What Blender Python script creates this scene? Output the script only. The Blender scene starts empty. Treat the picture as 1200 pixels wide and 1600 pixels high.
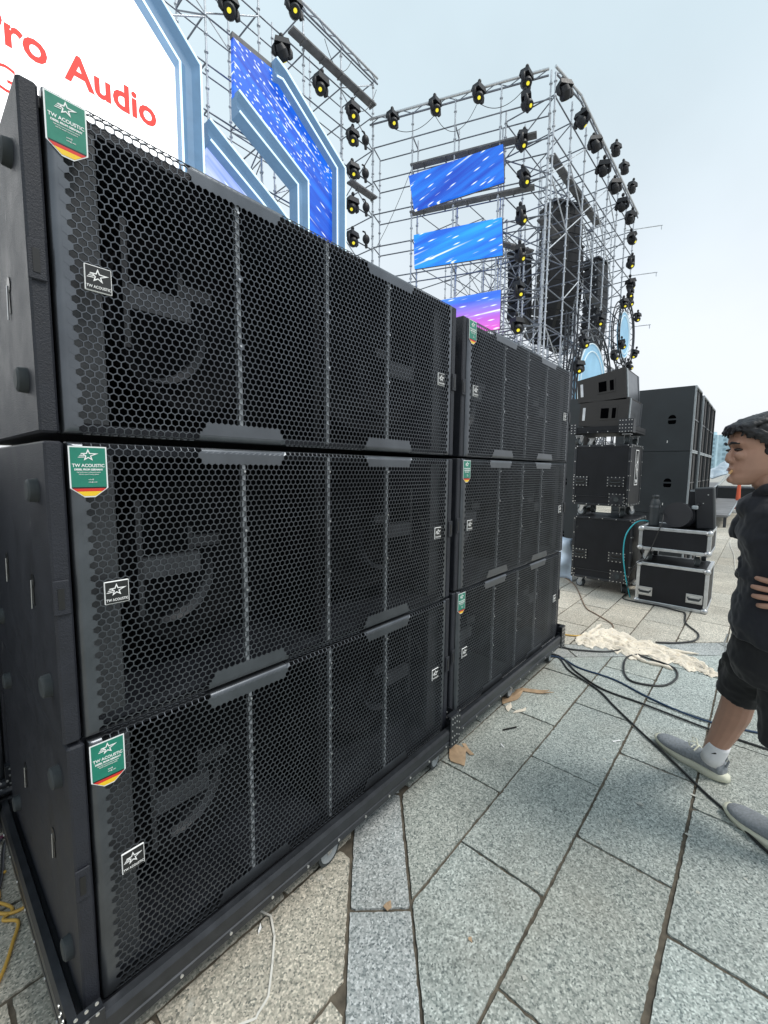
import bpy, math, random
import numpy as np
from math import sin, cos, pi, radians, sqrt, atan2
from mathutils import Vector, Matrix, Quaternion

# ------------------------------------------------------------------ camera, world, sun, exposure
S = bpy.context.scene
COL = S.collection
rnd = random.Random(7)
FPX, YAW, PIT, ROLL = 667.5, 0.7238, -0.10284, 0.00858      # focal length in px of a 1200 px wide frame
CAM = Vector((-0.2117, -0.9784, 1.3415))
fw = Vector((cos(YAW)*cos(PIT), sin(YAW)*cos(PIT), sin(PIT)))
rt0 = Vector((sin(YAW), -cos(YAW), 0)); up0 = rt0.cross(fw)
RT = cos(ROLL)*rt0 + sin(ROLL)*up0; UP = -sin(ROLL)*rt0 + cos(ROLL)*up0
cd = bpy.data.cameras.new('camera'); cam = bpy.data.objects.new('camera', cd); COL.objects.link(cam)
cd.sensor_fit = 'HORIZONTAL'; cd.sensor_width = 36.0; cd.lens = 36.0*FPX/1200.0
cd.clip_start = 0.02; cd.clip_end = 3000
m = Matrix.Identity(4)
for i in range(3):
    m[i][0] = RT[i]; m[i][1] = UP[i]; m[i][2] = -fw[i]; m[i][3] = CAM[i]
cam.matrix_world = m
S.camera = cam

SUN_EL, SUN_AZ = radians(58), radians(-70)                  # direction the light comes from (azimuth from +X)
W = bpy.data.worlds.new('World'); S.world = W; W.use_nodes = True
nt = W.node_tree; nt.nodes.clear()
def N(tree, t, **kw):
    n = tree.nodes.new(t)
    for k, v in kw.items(): setattr(n, k, v)
    return n
wo = N(nt, 'ShaderNodeOutputWorld'); bg = N(nt, 'ShaderNodeBackground'); bg.inputs['Strength'].default_value = 0.1
sky = N(nt, 'ShaderNodeTexSky', sky_type='NISHITA'); sky.sun_disc = False
sky.sun_elevation = SUN_EL; sky.sun_rotation = radians(160); sky.air_density = 1.0; sky.dust_density = 3.0
tc = N(nt, 'ShaderNodeTexCoord'); sep = N(nt, 'ShaderNodeSeparateXYZ')
nt.links.new(tc.outputs['Generated'], sep.inputs[0])
cr = N(nt, 'ShaderNodeValToRGB'); nt.links.new(sep.outputs['Z'], cr.inputs[0])
e = cr.color_ramp.elements
e[0].position = 0.0; e[0].color = (6.9, 7.1, 7.3, 1)
e[1].position = 1.0; e[1].color = (5.3, 6.5, 7.1, 1)
k = cr.color_ramp.elements.new(0.25); k.color = (6.8, 7.15, 7.5, 1)
k = cr.color_ramp.elements.new(0.62); k.color = (5.7, 6.8, 7.3, 1)
nz = N(nt, 'ShaderNodeTexNoise'); nz.inputs['Scale'].default_value = 1.7; nz.inputs['Detail'].default_value = 5
nt.links.new(tc.outputs['Generated'], nz.inputs['Vector'])
mr = N(nt, 'ShaderNodeMapRange'); nt.links.new(nz.outputs['Fac'], mr.inputs[0])
mr.inputs[1].default_value = .3; mr.inputs[2].default_value = .7; mr.inputs[3].default_value = .90; mr.inputs[4].default_value = 1.06
mul = N(nt, 'ShaderNodeVectorMath', operation='SCALE'); nt.links.new(cr.outputs[0], mul.inputs[0]); nt.links.new(mr.outputs[0], mul.inputs['Scale'])
mx = N(nt, 'ShaderNodeMix', data_type='RGBA'); mx.inputs['Factor'].default_value = 0.88
nt.links.new(sky.outputs[0], mx.inputs[6]); nt.links.new(mul.outputs[0], mx.inputs[7])
nt.links.new(mx.outputs[2], bg.inputs[0]); nt.links.new(bg.outputs[0], wo.inputs[0])

sl = bpy.data.lights.new('sun', 'SUN'); so = bpy.data.objects.new('sun', sl); COL.objects.link(so)
sl.energy = 1.5; sl.angle = radians(16); sl.color = (1.0, 0.96, 0.90)
so.rotation_euler = Vector((cos(SUN_EL)*cos(SUN_AZ), cos(SUN_EL)*sin(SUN_AZ), sin(SUN_EL))).to_track_quat('Z', 'Y').to_euler()
S.view_settings.view_transform = 'Standard'; S.view_settings.look = 'None'
S.view_settings.exposure = 0.50; S.view_settings.gamma = 1.0
S.cycles.max_bounces = 6; S.cycles.diffuse_bounces = 3; S.cycles.glossy_bounces = 3; S.cycles.transmission_bounces = 2

# survey helpers: a viewing direction of the survey camera met with a real plane of the place
def ray(x, y): return fw + RT*((x-600)/FPX) - UP*((y-800)/FPX)
def on(x, y, ax, v):
    d = ray(x, y); t = (v-CAM[ax])/d[ax]; return CAM + d*t
def gp(x, y, z=0.0): return on(x, y, 2, z)

# ------------------------------------------------------------------ materials
MATS = {}
def mat(name, col, rough=.6, metal=0.0, noise=None, bump=None, spec=.5, emit=None, coat=0, sheen=0, wear=None):
    """noise=(scale, amount) colour mottling; bump=(scale, strength)"""
    if name in MATS: return MATS[name]
    M = bpy.data.materials.new(name); M.use_nodes = True; t = M.node_tree
    b = t.nodes['Principled BSDF']
    b.inputs['Base Color'].default_value = (*col, 1); b.inputs['Roughness'].default_value = rough
    b.inputs['Metallic'].default_value = metal; b.inputs['Specular IOR Level'].default_value = spec
    if coat: b.inputs['Coat Weight'].default_value = coat
    if sheen: b.inputs['Sheen Weight'].default_value = sheen
    co = N(t, 'ShaderNodeTexCoord')
    if noise:
        n = N(t, 'ShaderNodeTexNoise'); n.inputs['Scale'].default_value = noise[0]; n.inputs['Detail'].default_value = 6
        t.links.new(co.outputs['Object'], n.inputs['Vector'])
        r = N(t, 'ShaderNodeMapRange'); r.inputs[1].default_value = .25; r.inputs[2].default_value = .75
        r.inputs[3].default_value = 1-noise[1]; r.inputs[4].default_value = 1+noise[1]
        t.links.new(n.outputs['Fac'], r.inputs[0])
        v = N(t, 'ShaderNodeVectorMath', operation='SCALE'); v.inputs[0].default_value = col
        t.links.new(r.outputs[0], v.inputs['Scale']); t.links.new(v.outputs[0], b.inputs['Base Color'])
        r2 = N(t, 'ShaderNodeMapRange'); r2.inputs[3].default_value = max(0, rough-.12); r2.inputs[4].default_value = min(1, rough+.12)
        t.links.new(n.outputs['Fac'], r2.inputs[0]); t.links.new(r2.outputs[0], b.inputs['Roughness'])
    if bump:
        n = N(t, 'ShaderNodeTexNoise'); n.inputs['Scale'].default_value = bump[0]; n.inputs['Detail'].default_value = 3
        t.links.new(co.outputs['Object'], n.inputs['Vector'])
        bp = N(t, 'ShaderNodeBump'); bp.inputs['Strength'].default_value = bump[1]; bp.inputs['Distance'].default_value = .002
        t.links.new(n.outputs['Fac'], bp.inputs['Height']); t.links.new(bp.outputs[0], b.inputs['Normal'])
    if wear:                                         # sparse pale scuffs and dust
        n = N(t, 'ShaderNodeTexNoise'); n.inputs['Scale'].default_value = wear[0]; n.inputs['Detail'].default_value = 9; n.inputs['Roughness'].default_value = .72; n.inputs['Distortion'].default_value = .5
        mp = N(t, 'ShaderNodeMapping'); mp.inputs['Scale'].default_value = (1, 1, .35); t.links.new(co.outputs['Object'], mp.inputs[0]); t.links.new(mp.outputs[0], n.inputs['Vector'])
        r = N(t, 'ShaderNodeMapRange'); r.inputs[1].default_value = wear[1]; r.inputs[2].default_value = wear[1]+.07; r.inputs[3].default_value = 0; r.inputs[4].default_value = wear[2]
        t.links.new(n.outputs['Fac'], r.inputs[0]); mm = N(t, 'ShaderNodeMix', data_type='RGBA'); t.links.new(r.outputs[0], mm.inputs['Factor'])
        src = b.inputs['Base Color'].links[0].from_socket if b.inputs['Base Color'].links else None
        if src: t.links.new(src, mm.inputs[6])
        else: mm.inputs[6].default_value = (*col, 1)
        mm.inputs[7].default_value = (.34, .34, .33, 1); t.links.new(mm.outputs[2], b.inputs['Base Color'])
    if emit:
        b.inputs['Emission Color'].default_value = (*emit[:3], 1); b.inputs['Emission Strength'].default_value = emit[3]
    MATS[name] = M
    return M

M_grille = mat('powder coated steel', (.108, .117, .130), .33, 0.8, noise=(9, .25), spec=.7, wear=(7, .70, .35))
M_cab = mat('textured black paint', (.017, .019, .026), .55, 0, noise=(14, .25), bump=(420, .8), spec=.4, wear=(9, .655, .5))
M_int = mat('cabinet inside', (.004, .0045, .006), .75, noise=(12, .3), spec=.15)
M_strip = mat('pale steel strip', (.30, .32, .34), .45, .4, noise=(30, .3))
M_brc2 = mat('dark brace paint', (.020, .022, .027), .55, noise=(20, .3))
M_shade = mat('recess shade black', (.0015, .0015, .002), .95, spec=0)  # shade inside the handle openings, put into the colour of flat plates
M_brace = mat('inner brace paint', (.046, .050, .058), .5, noise=(20, .2))
M_rub = mat('dark rubber', (.035, .042, .045), .75, noise=(30, .2))
M_rail = mat('black aluminium', (.034, .037, .043), .34, .5, noise=(25, .3), spec=.7, wear=(11, .66, .5))
M_rivet = mat('bright rivet', (.72, .72, .70), .3, .8)
M_zinc = mat('zinc plated steel', (.50, .51, .52), .35, .85, noise=(30, .15))
M_alu = mat('case aluminium', (.60, .62, .64), .34, .8, noise=(18, .15))
M_wheel = mat('grey wheel', (.30, .33, .35), .5, noise=(40, .2))
M_ply = mat('black laminate', (.009, .010, .013), .5, noise=(8, .25), spec=.3, wear=(6, .68, .3))
M_tour = mat('warm black paint', (.026, .024, .024), .65, noise=(9, .15), bump=(300, .3))
M_sub = mat('blue black paint', (.023, .029, .034), .6, noise=(5, .2), bump=(300, .4))
M_white = mat('white print', (.85, .85, .84), .5)
M_wht2 = mat('sticker edge', (.82, .84, .84), .45)
M_green = mat('green vinyl', (.012, .20, .135), .38, noise=(60, .10), spec=.5)
M_red = mat('red vinyl', (.65, .03, .02), .4)
M_yel = mat('yellow vinyl', (.85, .55, .02), .4)
M_blk = mat('black vinyl', (.01, .01, .01), .4)
M_plate = mat('badge black', (.016, .017, .017), .35)
M_galv = mat('galvanised tube', (.55, .58, .62), .42, .5, noise=(6, .25))
M_ledg = mat('steel ledger', (.22, .24, .28), .45, .7, noise=(6, .3))
M_board = mat('walkway board', (.17, .17, .175), .7, noise=(3, .35))
M_truss = mat('black truss', (.05, .055, .065), .45, .5)
M_lamp = mat('lamp housing', (.010, .011, .015), .55, noise=(9, .2))
M_lens = mat('lit yellow lens', (.6, .5, .05), .3, emit=(.85, .75, .03, .6))
M_lensw = mat('pale lens', (.8, .82, .85), .2, emit=(.9, .95, 1, .7))
M_cbk = mat('black cable rubber', (.018, .019, .02), .45)
M_cbl = mat('blue cable', (.015, .045, .10), .45)
M_cteal = mat('teal cable', (.03, .38, .45), .4)
M_cyel = mat('yellow cable', (.60, .36, .07), .5)
M_cbrn = mat('brown cable', (.16, .10, .06), .6)
M_cwht = mat('white strap', (.72, .70, .64), .6)
M_cpur = mat('purple cable', (.12, .015, .05), .45)
M_card = mat('cardboard', (.42, .29, .18), .8, noise=(25, .25), bump=(60, .5))
M_pvc = mat('neon blue frame', (.09, .17, .27), .5, emit=(.12, .22, .36, .42), noise=(2, .2))
M_neon = mat('white neon edge', (.6, .75, .8), .4, emit=(.70, .92, 1.0, .6))
M_scrn = mat('lit white screen', (.9, .9, .9), .5, emit=(1, 1, 1, 1.15))
M_sred = mat('lit red letters', (.75, .02, .015), .5, emit=(1.0, .035, .02, .55))
M_skin = mat('skin', (.44, .25, .18), .55, noise=(14, .10), spec=.4)
M_hair = mat('black hair', (.007, .007, .009), .45, noise=(60, .4), bump=(180, .8))
M_cloth = mat('black cloth', (.012, .013, .019), .85, noise=(10, .25), bump=(25, .5), sheen=.15)
M_cloth2 = mat('black shorts cloth', (.009, .009, .011), .85, noise=(10, .25), bump=(22, .5), sheen=.1)
M_knit = mat('grey knit', (.24, .26, .28), .85, noise=(120, .25), bump=(500, .8))
M_sole = mat('cream rubber', (.66, .66, .53), .6, noise=(20, .1))
M_sock = mat('white sock', (.78, .78, .80), .8)
M_cig = mat('cigarette paper', (.85, .84, .80), .7)
M_eye = mat('eye with brow shade', (.02, .012, .01), .2)
M_lip = mat('lip', (.36, .13, .11), .5)
M_cot = mat('cotton sheet cloth', (.76, .68, .56), .9, noise=(14, .18), bump=(90, .7), sheen=.2)
M_tarp = mat('silver tarpaulin', (.55, .62, .68), .4, .2, noise=(2, .3))
M_plast = mat('blue white plastic sheet', (.50, .60, .72), .4, noise=(4, .35), bump=(9, 1))
M_city = mat('far hazy concrete', (.45, .62, .70), .9, noise=(.3, .25))  # bluish distance haze put into the base colour
M_leaf = mat('far foliage', (.05, .10, .05), .9, noise=(1, .4))
M_disc = mat('pale blue disc', (.22, .38, .50), .5, noise=(.8, .3), emit=(.14, .36, .55, .35))
M_rim = mat('pale rim light', (.5, .6, .65), .4, emit=(.6, .75, .85, .25))
M_orng = mat('orange paint', (.70, .12, .05), .5)
M_black = mat('deep black cloth', (.010, .012, .014), .8)

def led(name, base, hi, pink=False, ang=.5, dots=False):
    """what the LED wall shows: star streaks on blue"""
    M = bpy.data.materials.new(name); M.use_nodes = True; t = M.node_tree; L = t.links.new
    b = t.nodes['Principled BSDF']; b.inputs['Base Color'].default_value = (.01, .02, .05, 1); b.inputs['Roughness'].default_value = .4
    co = N(t, 'ShaderNodeTexCoord'); mp = N(t, 'ShaderNodeMapping', vector_type='POINT')
    mp.inputs['Rotation'].default_value = (0, ang, 0); L(co.outputs['Object'], mp.inputs[0])
    mp2 = N(t, 'ShaderNodeMapping'); mp2.inputs['Scale'].default_value = (.22, 1, 3.0); L(mp.outputs[0], mp2.inputs[0])
    n1 = N(t, 'ShaderNodeTexNoise'); n1.inputs['Scale'].default_value = 1.1; n1.inputs['Detail'].default_value = 4; L(mp2.outputs[0], n1.inputs['Vector'])
    r1 = N(t, 'ShaderNodeValToRGB'); L(n1.outputs['Fac'], r1.inputs[0])
    r1.color_ramp.elements[0].position = .35; r1.color_ramp.elements[0].color = (*base, 1)
    r1.color_ramp.elements[1].position = .68; r1.color_ramp.elements[1].color = (*hi, 1)
    col = r1.outputs[0]
    def streak(sc, lo, hi_, vecscale, power, prev):
        mpp = N(t, 'ShaderNodeMapping'); mpp.inputs['Scale'].default_value = vecscale; L(mp.outputs[0], mpp.inputs[0])
        sx_ = N(t, 'ShaderNodeSeparateXYZ'); cx_ = N(t, 'ShaderNodeCombineXYZ'); L(mpp.outputs[0], sx_.inputs[0]); L(sx_.outputs['X'], cx_.inputs['X']); L(sx_.outputs['Z'], cx_.inputs['Y'])
        v = N(t, 'ShaderNodeTexVoronoi', voronoi_dimensions='2D'); v.inputs['Scale'].default_value = sc; L(cx_.outputs[0], v.inputs['Vector'])
        r = N(t, 'ShaderNodeMapRange'); r.inputs[1].default_value = hi_; r.inputs[2].default_value = lo; r.inputs[3].default_value = 0; r.inputs[4].default_value = power
        L(v.outputs['Distance'], r.inputs[0])
        mm = N(t, 'ShaderNodeMix', data_type='RGBA'); L(r.outputs[0], mm.inputs['Factor']); L(prev, mm.inputs[6])
        mm.inputs[7].default_value = (.85, .95, 1, 1)
        return mm.outputs[2]
    if pink:
        sp = N(t, 'ShaderNodeSeparateXYZ'); L(co.outputs['Object'], sp.inputs[0])
        r = N(t, 'ShaderNodeMapRange'); L(sp.outputs['Z'], r.inputs[0]); r.inputs[1].default_value = pink[0]; r.inputs[2].default_value = pink[1]
        r.inputs[3].default_value = 0; r.inputs[4].default_value = .9
        ad = N(t, 'ShaderNodeMath', operation='MULTIPLY'); L(r.outputs[0], ad.inputs[0]); ad.inputs[1].default_value = 1.0
        mm = N(t, 'ShaderNodeMix', data_type='RGBA'); L(ad.outputs[0], mm.inputs['Factor']); L(col, mm.inputs[6]); mm.inputs[7].default_value = (.72, .10, .55, 1)
        col = mm.outputs[2]
    col = streak(1.7, .03, .11, (.40, 1, 2.4), 1.0, col)
    col = streak(1.0, .02, .075, (.05, 1, 1.7), .85, col)
    col = streak(2.7, .02, .07, (.16, 1, 2.2), .45, col)
    if dots:
        c2 = streak(4.6, .09, .16, (.7, 1, 1.5), .8, col); sp = N(t, 'ShaderNodeSeparateXYZ'); L(co.outputs['Object'], sp.inputs[0])
        r = N(t, 'ShaderNodeMapRange'); L(sp.outputs['Z'], r.inputs[0]); r.inputs[1].default_value = 4.2; r.inputs[2].default_value = 4.9
        mm = N(t, 'ShaderNodeMix', data_type='RGBA'); L(r.outputs[0], mm.inputs['Factor']); L(col, mm.inputs[6]); L(c2, mm.inputs[7]); col = mm.outputs[2]
    L(col, b.inputs['Emission Color']); b.inputs['Emission Strength'].default_value = 1.0
    return M
M_led1 = led('led blue picture', (.006, .045, .42), (.01, .19, .78), ang=.45)
M_led2 = led('led bright blue picture', (.008, .10, .58), (.015, .32, .90), ang=.25)
M_led3 = led('led pink picture', (.02, .10, .60), (.06, .22, .85), pink=(8.0, 6.9), ang=.12)
M_led5 = led('led pale violet picture', (.20, .30, .75), (.55, .62, .95), ang=-.6)
M_led4 = led('led city picture', (.003, .04, .42), (.008, .16, .80), pink=None, ang=-.5, dots=True)

def paving(name, cols, grain=1.0):
    """granite: per-slab tint from a colour attribute, crystals from voronoi + noise, dirt blotches"""
    M = bpy.data.materials.new(name); M.use_nodes = True; t = M.node_tree; L = t.links.new
    b = t.nodes['Principled BSDF']; b.inputs['Roughness'].default_value = .72; b.inputs['Specular IOR Level'].default_value = .35
    co = N(t, 'ShaderNodeTexCoord')
    at = N(t, 'ShaderNodeVertexColor', layer_name='tint')
    v = N(t, 'ShaderNodeTexVoronoi'); v.inputs['Scale'].default_value = 210; L(co.outputs['Object'], v.inputs['Vector'])
    rr = N(t, 'ShaderNodeSeparateColor'); L(v.outputs['Color'], rr.inputs[0])
    r = N(t, 'ShaderNodeValToRGB'); L(rr.outputs[0], r.inputs[0]); r.color_ramp.interpolation = 'LINEAR'
    el = r.color_ramp.elements; el[0].position = 0; el[0].color = (.34, .38, .39, 1); el[1].position = 1; el[1].color = (1.55, 1.55, 1.53, 1)
    q = r.color_ramp.elements.new(.22); q.color = (.72, .76, .74, 1)
    q = r.color_ramp.elements.new(.75); q.color = (1.12, 1.12, 1.10, 1)
    n2 = N(t, 'ShaderNodeTexNoise'); n2.inputs['Scale'].default_value = 75; n2.inputs['Detail'].default_value = 5; n2.inputs['Roughness'].default_value = .7
    L(co.outputs['Object'], n2.inputs['Vector'])
    r2 = N(t, 'ShaderNodeMapRange'); r2.inputs[1].default_value = .3; r2.inputs[2].default_value = .7; r2.inputs[3].default_value = .72; r2.inputs[4].default_value = 1.28
    L(n2.outputs['Fac'], r2.inputs[0])
    n3 = N(t, 'ShaderNodeTexNoise'); n3.inputs['Scale'].default_value = 3.1; n3.inputs['Detail'].default_value = 7; n3.inputs['Roughness'].default_value = .62
    L(co.outputs['Object'], n3.inputs['Vector'])
    r3 = N(t, 'ShaderNodeMapRange'); r3.inputs[1].default_value = .3; r3.inputs[2].default_value = .7; r3.inputs[3].default_value = .86; r3.inputs[4].default_value = 1.12
    L(n3.outputs['Fac'], r3.inputs[0])
    a = N(t, 'ShaderNodeMix', data_type='RGBA', blend_type='MULTIPLY'); a.inputs['Factor'].default_value = 1; L(at.outputs[0], a.inputs[6]); L(r.outputs[0], a.inputs[7])
    s1 = N(t, 'ShaderNodeVectorMath', operation='SCALE'); L(a.outputs[2], s1.inputs[0]); L(r2.outputs[0], s1.inputs['Scale'])
    s2 = N(t, 'ShaderNodeVectorMath', operation='SCALE'); L(s1.outputs[0], s2.inputs[0]); L(r3.outputs[0], s2.inputs['Scale'])
    # sparse pale smears and brown dirt
    n4 = N(t, 'ShaderNodeTexNoise'); n4.inputs['Scale'].default_value = 9; n4.inputs['Detail'].default_value = 8; n4.inputs['Roughness'].default_value = .6; n4.inputs['Distortion'].default_value = .6
    L(co.outputs['Object'], n4.inputs['Vector'])
    r4 = N(t, 'ShaderNodeMapRange'); r4.inputs[1].default_value = .66; r4.inputs[2].default_value = .74; r4.inputs[3].default_value = 0; r4.inputs[4].default_value = .55
    L(n4.outputs['Fac'], r4.inputs[0])
    m4 = N(t, 'ShaderNodeMix', data_type='RGBA'); L(r4.outputs[0], m4.inputs['Factor']); L(s2.outputs[0], m4.inputs[6]); m4.inputs[7].default_value = (.60, .60, .55, 1)
    n5 = N(t, 'ShaderNodeTexNoise'); n5.inputs['Scale'].default_value = 1.3; n5.inputs['Detail'].default_value = 6
    mpp = N(t, 'ShaderNodeMapping'); mpp.inputs['Location'].default_value = (4.2, 1.1, 0); L(co.outputs['Object'], mpp.inputs[0]); L(mpp.outputs[0], n5.inputs['Vector'])
    r5 = N(t, 'ShaderNodeMapRange'); r5.inputs[1].default_value = .52; r5.inputs[2].default_value = .75; r5.inputs[3].default_value = 0; r5.inputs[4].default_value = .38
    L(n5.outputs['Fac'], r5.inputs[0])
    m5 = N(t, 'ShaderNodeMix', data_type='RGBA'); L(r5.outputs[0], m5.inputs['Factor']); L(m4.outputs[2], m5.inputs[6]); m5.inputs[7].default_value = (.26, .22, .165, 1)
    L(m5.outputs[2], b.inputs['Base Color'])
    bp = N(t, 'ShaderNodeBump'); bp.inputs['Strength'].default_value = .5; bp.inputs['Distance'].default_value = .0015
    L(n2.outputs['Fac'], bp.inputs['Height']); L(bp.outputs[0], b.inputs['Normal'])
    return M
M_pave = paving('granite paving', None)
M_mortar = mat('joint dirt', (.105, .088, .066), .95, noise=(28, .55), bump=(60, 1))
M_stain = mat('dried paint splash', (.50, .50, .45), .8, noise=(50, .2))

# ------------------------------------------------------------------ mesh builder
class MB:
    def __init__(s): s.v = []; s.f = []; s.mi = []; s.sm = []; s.ms = []
    def m(s, mt):
        if mt not in s.ms: s.ms.append(mt)
        return s.ms.index(mt)
    def add(s, vs, fs, mt=None, smooth=False):
        o = len(s.v); s.v += [tuple(v) for v in vs]; i = s.m(mt) if mt else 0
        for f in fs: s.f.append(tuple(o+k for k in f)); s.mi.append(i); s.sm.append(smooth)
        return s
    def box(s, a, b, mt=None, bev=0.0, M=None):
        x0, y0, z0 = [min(a[i], b[i]) for i in range(3)]; x1, y1, z1 = [max(a[i], b[i]) for i in range(3)]
        if bev <= 0:
            vs = [(x0,y0,z0),(x1,y0,z0),(x1,y1,z0),(x0,y1,z0),(x0,y0,z1),(x1,y0,z1),(x1,y1,z1),(x0,y1,z1)]
            fs = [(0,3,2,1),(4,5,6,7),(0,1,5,4),(1,2,6,5),(2,3,7,6),(3,0,4,7)]
        else:
            vs = []; c = min(bev, (x1-x0)/2.01, (y1-y0)/2.01, (z1-z0)/2.01)
            for z, ins in ((z0, c), (z0+c, 0), (z1-c, 0), (z1, c)):
                X0, X1, Y0, Y1 = x0+ins, x1-ins, y0+ins, y1-ins
                cc = c*.5 if ins else c
                vs += [(X0+cc,Y0,z),(X1-cc,Y0,z),(X1,Y0+cc,z),(X1,Y1-cc,z),(X1-cc,Y1,z),(X0+cc,Y1,z),(X0,Y1-cc,z),(X0,Y0+cc,z)]
            fs = [tuple(range(7,-1,-1)), tuple(range(24,32))]
            for r in range(3):
                for i in range(8): fs.append((r*8+i, r*8+(i+1)%8, r*8+8+(i+1)%8, r*8+8+i))
        if M is not None: vs = [M @ Vector(v) for v in vs]
        return s.add(vs, fs, mt)
    def prism(s, poly, f0, f1, mt=None):
        """poly of 2D points; f0/f1 map a 2D point to 3D for the two ends"""
        n = len(poly); vs = [f0(p) for p in poly]+[f1(p) for p in poly]
        fs = [tuple(range(n-1,-1,-1)), tuple(range(n,2*n))]+[(i,(i+1)%n,n+(i+1)%n,n+i) for i in range(n)]
        return s.add(vs, fs, mt)
    def cyl(s, a, b, r, n=10, mt=None, r2=None, caps=True, smooth=True):
        a = Vector(a); b = Vector(b); d = (b-a)
        if d.length < 1e-7: return s
        d.normalize(); u = d.orthogonal().normalized(); w = d.cross(u); r2 = r if r2 is None else r2
        vs = [a+(u*cos(2*pi*i/n)+w*sin(2*pi*i/n))*r for i in range(n)]+[b+(u*cos(2*pi*i/n)+w*sin(2*pi*i/n))*r2 for i in range(n)]
        s.add(vs, [(i,(i+1)%n,n+(i+1)%n,n+i) for i in range(n)], mt, smooth)
        if caps:
            s.add(vs[:n], [tuple(range(n-1,-1,-1))], mt); s.add(vs[n:], [tuple(range(n))], mt)
        return s
    def tube(s, pts, r, n=8, mt=None, closed=False):
        P = [Vector(p) for p in pts]; R = r if isinstance(r, (list, tuple)) else [r]*len(P)
        k = len(P); vs = []; u = None
        for i, p in enumerate(P):
            a = P[(i-1) % k] if (closed or i > 0) else P[i]; b = P[(i+1) % k] if (closed or i < k-1) else P[i]
            d = (b-a).normalized() if (b-a).length > 1e-9 else Vector((0,0,1))
            if u is None: u = d.orthogonal().normalized()
            u = (u-d*u.dot(d)); u = u.normalized() if u.length > 1e-6 else d.orthogonal().normalized()
            w = d.cross(u)
            vs += [p+(u*cos(2*pi*j/n)+w*sin(2*pi*j/n))*R[i] for j in range(n)]
        fs = []
        for i in range(k if closed else k-1):
            i2 = (i+1) % k
            fs += [(i*n+j, i*n+(j+1)%n, i2*n+(j+1)%n, i2*n+j) for j in range(n)]
        s.add(vs, fs, mt, True)
        if not closed:
            s.add(vs[:n], [tuple(range(n-1,-1,-1))], mt); s.add(vs[-n:], [tuple(range(n))], mt)
        return s
    def ell(s, c, r, M=None, nu=16, nv=10, mt=None):
        vs = [(0,0,-1)]; fs = []
        for j in range(1, nv):
            th = pi*j/nv
            for i in range(nu): vs.append((sin(th)*cos(2*pi*i/nu), sin(th)*sin(2*pi*i/nu), -cos(th)))
        vs.append((0,0,1)); last = len(vs)-1
        for i in range(nu):
            fs.append((0, 1+(i+1)%nu, 1+i)); fs.append((last, 1+(nv-2)*nu+i, 1+(nv-2)*nu+(i+1)%nu))
            for j in range(nv-2): fs.append((1+j*nu+i, 1+j*nu+(i+1)%nu, 1+(j+1)*nu+(i+1)%nu, 1+(j+1)*nu+i))
        c = Vector(c); out = []
        for v in vs:
            q = Vector((v[0]*r[0], v[1]*r[1], v[2]*r[2])); out.append(c+(M@q if M is not None else q))
        return s.add(out, fs, mt, True)
    def build(s, name, mt=None, parent=None):
        me = bpy.data.meshes.new(name)
        if not s.ms: s.ms = [mt]
        me.from_pydata(s.v, [], s.f)
        for q in s.ms: me.materials.append(q or mt)
        me.polygons.foreach_set('material_index', s.mi); me.polygons.foreach_set('use_smooth', s.sm)
        me.update(); o = bpy.data.objects.new(name, me); COL.objects.link(o)
        if parent: o.parent = parent
        return o
def tag(o, label=None, cat=None, group=None, kind=None):
    if label: o['label'] = label
    if cat: o['category'] = cat
    if group: o['group'] = group
    if kind: o['kind'] = kind
    return o
def thing(name, label, cat, loc=(0,0,0), rz=0, group=None):
    o = bpy.data.objects.new(name, None); COL.objects.link(o); o.empty_display_size = .1
    o.location = loc; o.rotation_euler = (0, 0, rz); return tag(o, label, cat, group)
def copy_tree(o, parent=None):
    c = o.copy(); COL.objects.link(c); c.parent = parent
    for ch in KIDS(o): copy_tree(ch, c)
    return c
def KIDS(o): return [q for q in list(COL.objects) if q.parent == o]
def text_mesh(mb, txt, size, place, mt, depth=.002, offset=0.0, align='LEFT', xs=1.0):
    """place(x, y, d) -> 3D point; x along the line, y up, d towards the viewer"""
    cu = bpy.data.curves.new('t', 'FONT'); cu.body = txt; cu.size = size; cu.align_x = align; cu.offset = offset; cu.resolution_u = 3; cu.extrude = depth/2
    ob = bpy.data.objects.new('t', cu); COL.objects.link(ob)
    dg = bpy.context.evaluated_depsgraph_get(); dg.update()
    me = bpy.data.meshes.new_from_object(ob.evaluated_get(dg))
    vs = [place(v.co.x*xs, v.co.y, v.co.z+depth/2) for v in me.vertices]; fs = [tuple(p.vertices) for p in me.polygons]
    mb.add(vs, fs, mt)
    bpy.data.objects.remove(ob); bpy.data.curves.remove(cu); bpy.data.meshes.remove(me)
#@@PARTS

# ================================================================== PAVEMENT
def clip(poly, a, b, c):
    """keep a*x+b*y<=c"""
    out = []
    for i in range(len(poly)):
        p, q = poly[i], poly[(i+1) % len(poly)]
        dp, dq = a*p[0]+b*p[1]-c, a*q[0]+b*q[1]-c
        if dp <= 0: out.append(p)
        if dp*dq < 0:
            t = dp/(dp-dq); out.append((p[0]+(q[0]-p[0])*t, p[1]+(q[1]-p[1])*t))
    return out
def inset(poly, d):
    n = len(poly)
    area = sum(poly[i][0]*poly[(i+1)%n][1]-poly[(i+1)%n][0]*poly[i][1] for i in range(n))/2
    if abs(area) < .004: return None
    if area < 0: poly = poly[::-1]
    P = poly
    for i in range(n):
        p, q = poly[i], poly[(i+1) % n]; ex, ey = q[0]-p[0], q[1]-p[1]; l = sqrt(ex*ex+ey*ey)
        if l < 1e-6: continue
        nx, ny = ey/l, -ex/l
        P = clip(P, nx, ny, nx*p[0]+ny*p[1]-d)
        if len(P) < 3: return None
    return P
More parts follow.
